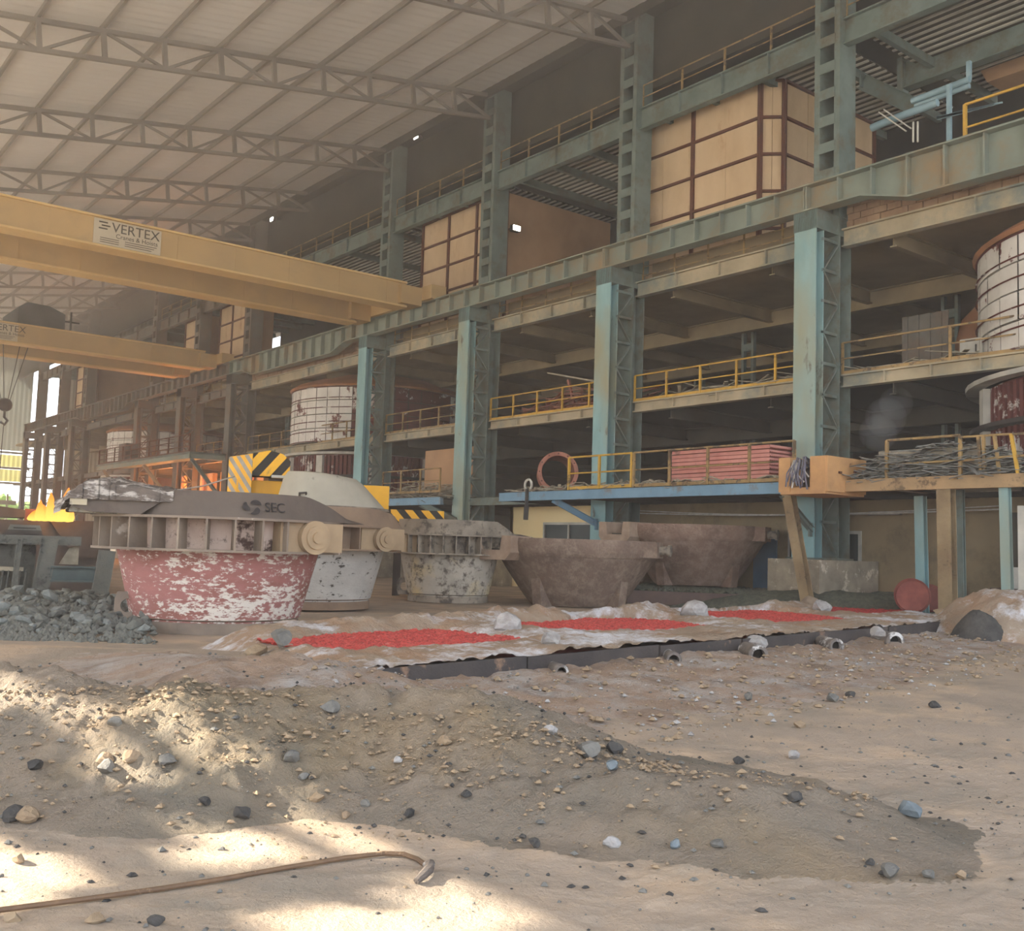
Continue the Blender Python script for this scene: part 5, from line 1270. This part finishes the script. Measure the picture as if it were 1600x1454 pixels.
ROCKS = [(45, 1279, .115, 'rock_tan', 'flat tan stone at the heap foot near the left picture edge'), (25, 1277, .10, 'rock_dark', 'dark stone leaning against the flat tan stone'),
 (456, 1188, .085, 'rock_grey', 'grey stone halfway down the heap above the bent rod'), (378, 1276, .085, 'rock_dark', 'dark lump at the heap foot above the bent rod'),
 (516, 1112, .11, 'rock_grey', 'flat grey stone on the heap crest below the red slab'), (922, 1182, .13, 'rock_grey', 'pale upright grey stone on the green-grey end of the heap'),
 (958, 1174, .10, 'rock_dark', 'black stone beside the pale upright grey stone'), (957, 1201, .07, 'rock_blue', 'small greenish stone just below the black stone'),
 (1422, 1274, .125, 'rock_blue', 'largest bluish stone alone on the flat ground'), (1390, 1368, .085, 'rock_grey', 'pale grey stone standing on the flat ground near the bottom'),
 (1452, 1369, .055, 'rock_grey', 'small flat stone beside the pale grey standing stone'), (1502, 1370, .05, 'rock_tan', 'little tan stone on the flat ground beyond the flat one'),
 (955, 1322, .07, 'rock_pale', 'small white chip on the flat sand at the heap tip'), (1055, 1322, .06, 'rock_blue', 'bluish pebble at the toe of the heap tip'), (1122, 1322, .06, 'rock_grey', 'grey pebble at the toe of the heap tip'),
 (148, 1442, .07, 'rock_tan', 'tan stone under the rod near the bottom edge'), (245, 1444, .06, 'rock_dark', 'dark crumbly stone at the bottom edge below the rod'), (165, 1190, .10, 'rock_tan', 'sunlit yellow tan stone on the heap slope'),
 (205, 1187, .09, 'rock_tan', 'second sunlit tan stone on the heap slope'), (168, 1205, .10, 'rock_grey', 'grey stone wedged below the sunlit tan stone'), (263, 1192, .08, 'rock_grey', 'grey stone on the slope right of the sunlit tan stones'),
 (55, 1200, .07, 'rock_dark', 'dark stone on the shaded slope near the left picture edge'), (180, 1132, .07, 'rock_grey', 'grey stone high on the sunlit slope'), (495, 1250, .075, 'rock_tan', 'squarish orange tan stone at the heap foot'),
 (320, 1255, .05, 'rock_dark', 'small black stone at the heap foot left of the dark lump'), (570, 1258, .05, 'rock_grey', 'small grey stone right of the orange tan stone'), (475, 1217, .06, 'rock_grey', 'grey stone above the orange tan stone'),
 (640, 1275, .06, 'rock_dark', 'dark stone at the foot of the heap above the rod hook'), (540, 1276, .05, 'rock_tan', 'flat tan chip above the curve of the rod'), (695, 1160, .08, 'rock_tan', 'long pale stone on the steep grey slope'),
 (620, 1190, .05, 'rock_pale', 'white pebble on the grey slope'), (728, 1243, .05, 'rock_dark', 'black pebble low on the grey slope'), (1240, 1185, .09, 'rock_pale', 'white shard lying on the flat brown sand'),
 (1155, 1192, .08, 'rock_dark', 'dark stone at the edge of the flat brown sand'), (1240, 1250, .07, 'rock_dark', 'dark clod at the very tip of the heap'), (1360, 1350, .04, 'rock_dark', 'black chip on the flat ground left of the grey stone'),
 (1170, 1092, .10, 'rock_grey', 'stone at the foot of the bank under the big pipe'), (1300, 1094, .12, 'rock_grey', 'grey clod low on the bank right of the big pipe'), (1330, 1088, .10, 'rock_dark', 'dark clod low on the bank'),
 (1460, 1105, .10, 'rock_dark', 'dark stone on the flat sand under the bank'), (1250, 1137, .10, 'rock_tan', 'tan clod where the bank meets the flat sand'), (860, 1145, .07, 'rock_pale', 'pale pebble behind the heap crest'),
 (30, 1345, .05, 'rock_tan', 'small tan pebble in the sun near the left edge'), (20, 1440, .06, 'rock_tan', 'yellow tan pebble in the bottom left picture corner'), (835, 1320, .05, 'rock_dark', 'dark chip left of the white chip')]
for r_ in ROCKS: rock(*r_)
BR = [(788, 982, .30, 'rock_pale', 'round ash-grey boulder between the first and second red slabs'), (1086, 963, .36, 'rock_pale', 'big ash-grey boulder between the second and third red slabs'), (440, 1004, .19, 'rock_grey', 'dark grey boulder at the near tip of the widest red slab'),
      (1282, 954, .32, 'rock_pale', 'ash-white boulder on the thin dull red slab'), (1435, 944, .32, 'rock_pale', 'ash-white boulder near the far end of the dull red slab'), (400, 1022, .15, 'rock_tan', 'tan lump at the near left corner of the bed'), (860, 1006, .2, 'rock_pale', 'ash-white block on the bed edge above the small pipe'),
      (1470, 960, .2, 'rock_tan', 'brown lump on the bed edge near the ash mound'), (1182, 1008, .2, 'rock_pale', 'ash-white clod resting on the big round pipe stub'), (1372, 993, .2, 'rock_pale', 'ash-white clod heaped beside the large dark pipe stub'), (640, 1054, .14, 'rock_pale', 'spilled white ash clod at the foot of the mould plate')]
for r_ in BR: rock(*r_, z=.36 if r_[1] < 1007 and r_[0] not in (400, 640) else .2, grp='ash-covered boulders on the casting bed', cat='boulder')

# countless pebbles on the sand: one object
def pebbles(name, label, n, region, size, m, seed):
    r_ = random.Random(seed); b = MB()
    base = [(1, 0, 0), (.2, .8, .1), (-.9, .3, 0), (-.3, -.8, .05), (.3, .1, .62), (-.35, .1, .55), (0, 0, -.4)]
    tri = [(0, 1, 4), (1, 5, 4), (1, 2, 5), (2, 3, 5), (3, 4, 5), (3, 0, 4), (1, 0, 6), (2, 1, 6), (3, 2, 6), (0, 3, 6)]
    done = 0
    while done < n:
        a, d = region(r_); p = V(a, d); z = terrain_z(p[0], p[1]); s = size[0]*(size[1]/size[0])**(r_.random()**2.2); th = r_.uniform(0, 6.28); st_ = r_.uniform(.6, 1.3)
        c, sn = math.cos(th)*s, math.sin(th)*s
        b.add([(p[0]+x*c*st_-y*sn, p[1]+x*sn*st_+y*c, z+w_*s*.9+.1*s) for x, y, w_ in base], tri); done += 1
    o = b.build(name, M[m]); return tag(o, label, 'gravel', kind='stuff')
pebbles('pebbles', 'countless small tan pebbles scattered over the heap face', 3000, lambda r_: (r_.uniform(-4, 2.2), 7.1-abs(r_.gauss(0, .6))), (.006, .034), 'rock_tan', 3)
pebbles('pebble_scatter', 'countless small dark pebbles scattered over the sand', 1300, lambda r_: (r_.uniform(-4, 6), r_.gauss(6.8, 1.3)), (.005, .030), 'rock_dark', 4)
pebbles('pebble_sprinkle', 'countless small grey pebbles sprinkled on the sand', 2200, lambda r_: (r_.uniform(-4, 8), r_.uniform(3.9, 12)), (.005, .034), 'rock_grey', 5)

def bank_region(r_):
    s_, q_ = r_.uniform(-1, 17), r_.uniform(.3, 3.6)
    p = BO+BS*s_-BT*q_
    return p[0]*math.cos(YAW)-p[1]*math.sin(YAW), p[0]*math.sin(YAW)+p[1]*math.cos(YAW)
pebbles('clods', 'countless brown clods and ash lumps strewn over the bank below the bed', 1400, bank_region, (.012, .075), 'rock_tan', 6)
pebbles('ash_lumps', 'countless small whitish ash lumps strewn over the bank below the bed', 500, bank_region, (.012, .06), 'rock_pale', 7)
# ------------------------------------------------------------------ grey rubble beside the large ladle
RB = [rock_mesh('chunk', M['rubble' if k % 3 else 'rubble2'], 200+k, 1, .75) for k in range(6)]
def rub_h(a, d):
    return max(0, .34*(1-((a+9.4)/4.2)**2)*max(0, 1-((d-20.6)/4.2)**2))+max(0, .10*(1-((a+6.0)/1.6)**2)*max(0, 1-((d-18.2)/2.6)**2))
cnt = 0
cells = []
while cnt < 290:
    a = rnd.uniform(-11.2, -5.0); d = rnd.uniform(16.6, 22.5); h = rub_h(a, d)
    if h < .02 or a/d > -.345 or abs(a) > .53*d: continue
    p = V(a, d); s = .07+.17*rnd.random()**1.7
    o = bpy.data.objects.new('chunk', rnd.choice(RB)); COL.objects.link(o)
    o.location = (p[0], p[1], h+s*.2+rnd.uniform(-.02, .06)); o.scale = (s, s*rnd.uniform(.6, 1), s*rnd.uniform(.5, .9)); o.rotation_euler = (rnd.uniform(-.5, .5), rnd.uniform(-.5, .5), rnd.uniform(0, 6.28))
    tag(o, 'grey-green broken chunk in the rubble heap beside the large ladle', 'rubble', 'broken chunks of the grey rubble heap'); cnt += 1
b = MB(); cnt = 0
for _ in range(40000):
    if cnt >= 4200: break
    a = rnd.uniform(-12, -4.4); d = rnd.uniform(15.6, 23); h = rub_h(a, d)
    if a/d > -.335-.02*rnd.random(): continue
    p = V(a, d); s = rnd.uniform(.035, .10); z = h*.97+terrain_z(p[0], p[1])*.6; th = rnd.uniform(0, 6.28); c, sn = math.cos(th)*s, math.sin(th)*s
    b.add([(p[0]+x*c-y*sn, p[1]+x*sn+y*c, z+w_*s) for x, y, w_ in ((1, 0, 0), (0, .9, .1), (-1, .1, -.05), (0, -.8, 0), (.2, .1, .8), (0, 0, -.6))], [(0, 1, 4), (1, 2, 4), (2, 3, 4), (3, 0, 4), (1, 0, 5), (2, 1, 5), (3, 2, 5), (0, 3, 5)]); cnt += 1
tag(b.build('rubble', M['rubble']), 'fine grey rubble filling the heap beside the large ladle', 'rubble', kind='stuff')

# mould frame standing in the rubble
p, rz = face(60, 23.5, 0); mp_ = 23.5/F
t = thing('mould_frame', 'dusty grey steel mould frame leaning in the rubble heap', 'frame', (p[0], p[1], 0), rz)
fx = lambda px: (px-60)*mp_
fz = lambda py: 1.6+(836-py)*mp_
MB().box(fx(-60), fx(128), -.1, .9, fz(852), fz(838)).build('top_plate', M['mould_steel'], t)
def upright(xa, xb, wtop, za, zb, y=-.12, w2=.3): MB().ibeam((fx(xa), y, za), (fx(xb), y, zb), .3, w2*wtop, .03, .25, up=(1, 0, 0)).build('upright', M['mould_steel'], t)
upright(83, 70, 1.2, fz(842), -.1); upright(166, 156, 1.2, fz(858), -.1, -.3); upright(-5, -12, 1.0, fz(842), -.1); upright(40, 36, .4, fz(842), .0)
MB().ibeam((fx(86), -.25, fz(896)), (fx(152), -.25, fz(896)), .25, .36).build('cross_channel', M['channel'], t)
MB().ibeam((fx(80), -.25, fz(944)), (fx(150), -.25, fz(944)), .25, .34).build('cross_channel', M['channel'], t)
for k in range(6): MB().bar((fx(12+8*k), -.1, fz(892)), (fx(9+8*k), -.1, fz(925)), .2, .03, (1, 0, 0)).build('grille_rib', M['mould_steel'], t)
MB().box(fx(10), fx(48), -.2, .1, fz(893), fz(887)).build('ledge', M['scrap_light'], t)
MB().box(fx(-60), fx(64), .25, .35, fz(930), fz(852)).build('back_plate', M['mould_steel'], t)
MB().prism([(fx(98), fz(882)), (fx(126), fz(882)), (fx(126), fz(852)), (fx(112), fz(856))], .2, .3, ax=1).build('gusset', M['scrap_light'], t)
# slabs and launder on top of the frame
for (x0_, x1_, za, zb, lab, m) in ((15, 72, 838, 830, 'lower dark slab stacked on the mould frame', 'dark_steel'), (22, 70, 830, 822, 'upper grey slab stacked on the mould frame', 'mould_steel'), (-40, 12, 838, 829, 'blackened lump at the picture edge on the mould frame', 'dark_steel')):
    tt2 = thing('steel_slab', lab, 'slab', (p[0], p[1], fz(za)), rz)
    MB().prism([(fx(x0_), 0), (fx(x1_), 0), (fx(x1_-3), fz(zb)-fz(za)), (fx(x0_+3), fz(zb)-fz(za))], .0, .7, ax=1).build('slab_body', M[m], tt2); MB().box(fx(x0_+8), fx(x1_-8), -.03, 0, .03, .06).build('edge_strip', M['dark_steel'], tt2)
q, rq = face(60, 29, 0); m2 = 29/F
t = thing('tapping_launder', 'dark tapping launder with rusty side beside the flame', 'launder', (q[0], q[1], 0), rq)
gx_ = lambda px: (px-60)*m2
gz_ = lambda py: 1.6+(836-py)*m2
MB().prism([(gx_(-60), gz_(786)), (gx_(5), gz_(794)), (gx_(45), gz_(799)), (gx_(45), gz_(811)), (gx_(-60), gz_(812))], .0, 1.6, ax=1).build('trough', M['dark_steel'], t)
MB().box(gx_(44), gx_(100), .2, 1.4, gz_(815), gz_(797)).build('end_block', M['rusty_block'], t)
MB().box(gx_(-60), gx_(165), -.1, 2.2, .0, gz_(815)).build('pier', M['dark_steel'], t)
MB().prism([(gx_(120), gz_(870)), (gx_(172), gz_(870)), (gx_(166), gz_(812)), (gx_(80), gz_(814))], -.3, .2, ax=1).build('hood_plate', M['dark_steel'], t)
fb, fr_ = face(88, 28.4, gz_(816))
t = thing('flame', 'bright orange flame burning beside the large ladle lip', 'fire', fb, fr_)
for (dx, dy, w_, h_) in ((.1, 0, .26, .62), (-.22, .1, .22, .46), (.36, .05, .18, .55), (-.5, .15, .18, .3), (.2, -.1, .16, .95), (-.05, -.1, .14, .8), (-.36, -.05, .12, .58)):
    prof = [(.02, 0), (w_*.8, .02), (w_, h_*.22), (w_*.85, h_*.5), (w_*.5, h_*.8), (0.01, h_)]
    MB().lathe(prof, 14).xf(lambda v, dx=dx, dy=dy: Vector((v.x+dx+.15*v.z*math.sin(dx*9), v.y*.5+dy, v.z))).build('tongue', M['flame'], t, True)
plight('fire_glow', (fb[0], fb[1], fb[2]+.7), 140, (1, .42, .12), .3)

# ------------------------------------------------------------------ bent rod in front
pts = [(-40, 1434), (60, 1421), (130, 1412), (250, 1395), (350, 1379), (450, 1361), (540, 1346), (600, 1339), (630, 1340), (652, 1348), (664, 1357)]
wp = [on_terrain(x, y)+np.array([0, 0, .02]) for x, y in pts]
base_ = wp[0].copy()
t = thing('bent_rod', 'long thin rusty rod with a hooked end lying on the sunlit sand', 'rod', base_)
MB().tube([tuple(q-base_) for q in wp], .0125, 8).build('shaft', M['rod'], t, True)
hk_ = [on_terrain(x, y)+np.array([0, 0, .022+e]) for x, y, e in ((664, 1357, 0), (672, 1363, .02), (670, 1371, .02), (660, 1378, .01), (650, 1384, 0))]
MB().tube([tuple(q-base_) for q in hk_], [.014, .024, .026, .022, .016], 8).build('crusted_hook', M['skull'], t, True)
# thin wire further left at the same spot
# ------------------------------------------------------------------ a tree and low building outside the far end
q = onp(12, 770, 1, 150)
t = thing('green_tree', 'small sunlit green tree seen through the far end opening', 'tree', (q[0], q[1], 0))
for k in range(9):
    o = bpy.data.objects.new('leaf_cluster', rock_mesh('leaf_cluster', M['leaf'], 300+k, 3, .9, .5)); COL.objects.link(o); o.parent = t
    o.location = (rnd.uniform(-3, 3), rnd.uniform(-2, 2), 3.2+rnd.uniform(-1.4, 2.4)); o.scale = (rnd.uniform(1.3, 2.3),)*3
MB().tube([(0, 0, 0), (.1, 0, 2), (0, .1, 4)], .25, 8).build('trunk', M['bark'], t)
for (z, lab) in ((5.2, 'dark horizontal strut crossing the far end opening'), (3.8, 'lower pale strut crossing the far end opening')):
    t = thing('strut', lab, 'beam', (10, 131.5, z)); MB().ibeam((-20, 0, 0), (19, 0, 0), .3, .5).build('section', M['roof_steel'], t); MB().bar((18, 0, -1), (18, 0, 1), .2, .2).build('clip', M['roof_steel'], t)

# ------------------------------------------------------------------ dusty haze filling the hall, smoke over the scrap pile
def volume(name, label, x0, x1, y0, y1, z0, z1, dens, colr, grad=False):
    b = MB().box(x0, x1, y0, y1, z0, z1)
    if grad: b.xf(lambda p: Vector((p.x, p.y, ztop(p.x)+.2 if p.z == z1 else max(z0, ztop(p.x)-4.5))))
    o = b.build(name, bpy.data.materials.new(name))
    m = o.data.materials[0]; m.use_nodes = True; N = m.node_tree.nodes; N.remove(N['Principled BSDF'])
    sc = N.new('ShaderNodeVolumeScatter'); sc.inputs['Density'].default_value = dens; sc.inputs['Color'].default_value = colr; sc.inputs['Anisotropy'].default_value = .35
    m.node_tree.links.new(sc.outputs[0], N['Material Output'].inputs['Volume'])
    return tag(o, label, 'haze', kind='stuff')
for k, (px, py, d_, r_) in enumerate(((1372, 676, 30, .55), (1384, 652, 30.3, .6), (1400, 630, 30.6, .5))):
    p = at(px, py, d_)
    o = MB().lathe([(0, -1.0)]+[(math.sin(a), -math.cos(a)) for a in np.linspace(.3, 2.84, 9)]+[(0, 1.0)], 16).xf(lambda v, r_=r_: v*r_).build('smoke', bpy.data.materials.new('smoke'), None, False, p)
    m = o.data.materials[0]; m.use_nodes = True; N = m.node_tree.nodes; N.remove(N['Principled BSDF'])
    sc = N.new('ShaderNodeVolumeScatter'); sc.inputs['Density'].default_value = .16; sc.inputs['Color'].default_value = (.93, .96, 1, 1)
    m.node_tree.links.new(sc.outputs[0], N['Material Output'].inputs['Volume'])
    tag(o, 'pale wisp of smoke drifting over the scrap pile', 'smoke', 'smoke wisps over the scrap pile', kind='stuff')
if HAZE:
    volume('smoke_layer', 'bright dusty smoke gathered under the roof sheets', -12.9, 25.5, -7, 128, 13.5, 17.5, .022, (1, .97, .96, 1), True)
    volume('haze', 'thin dusty haze filling the hall under the roof', -40, 60, -8, 129, .0, 30, HAZE, (1, .95, .9, 1))
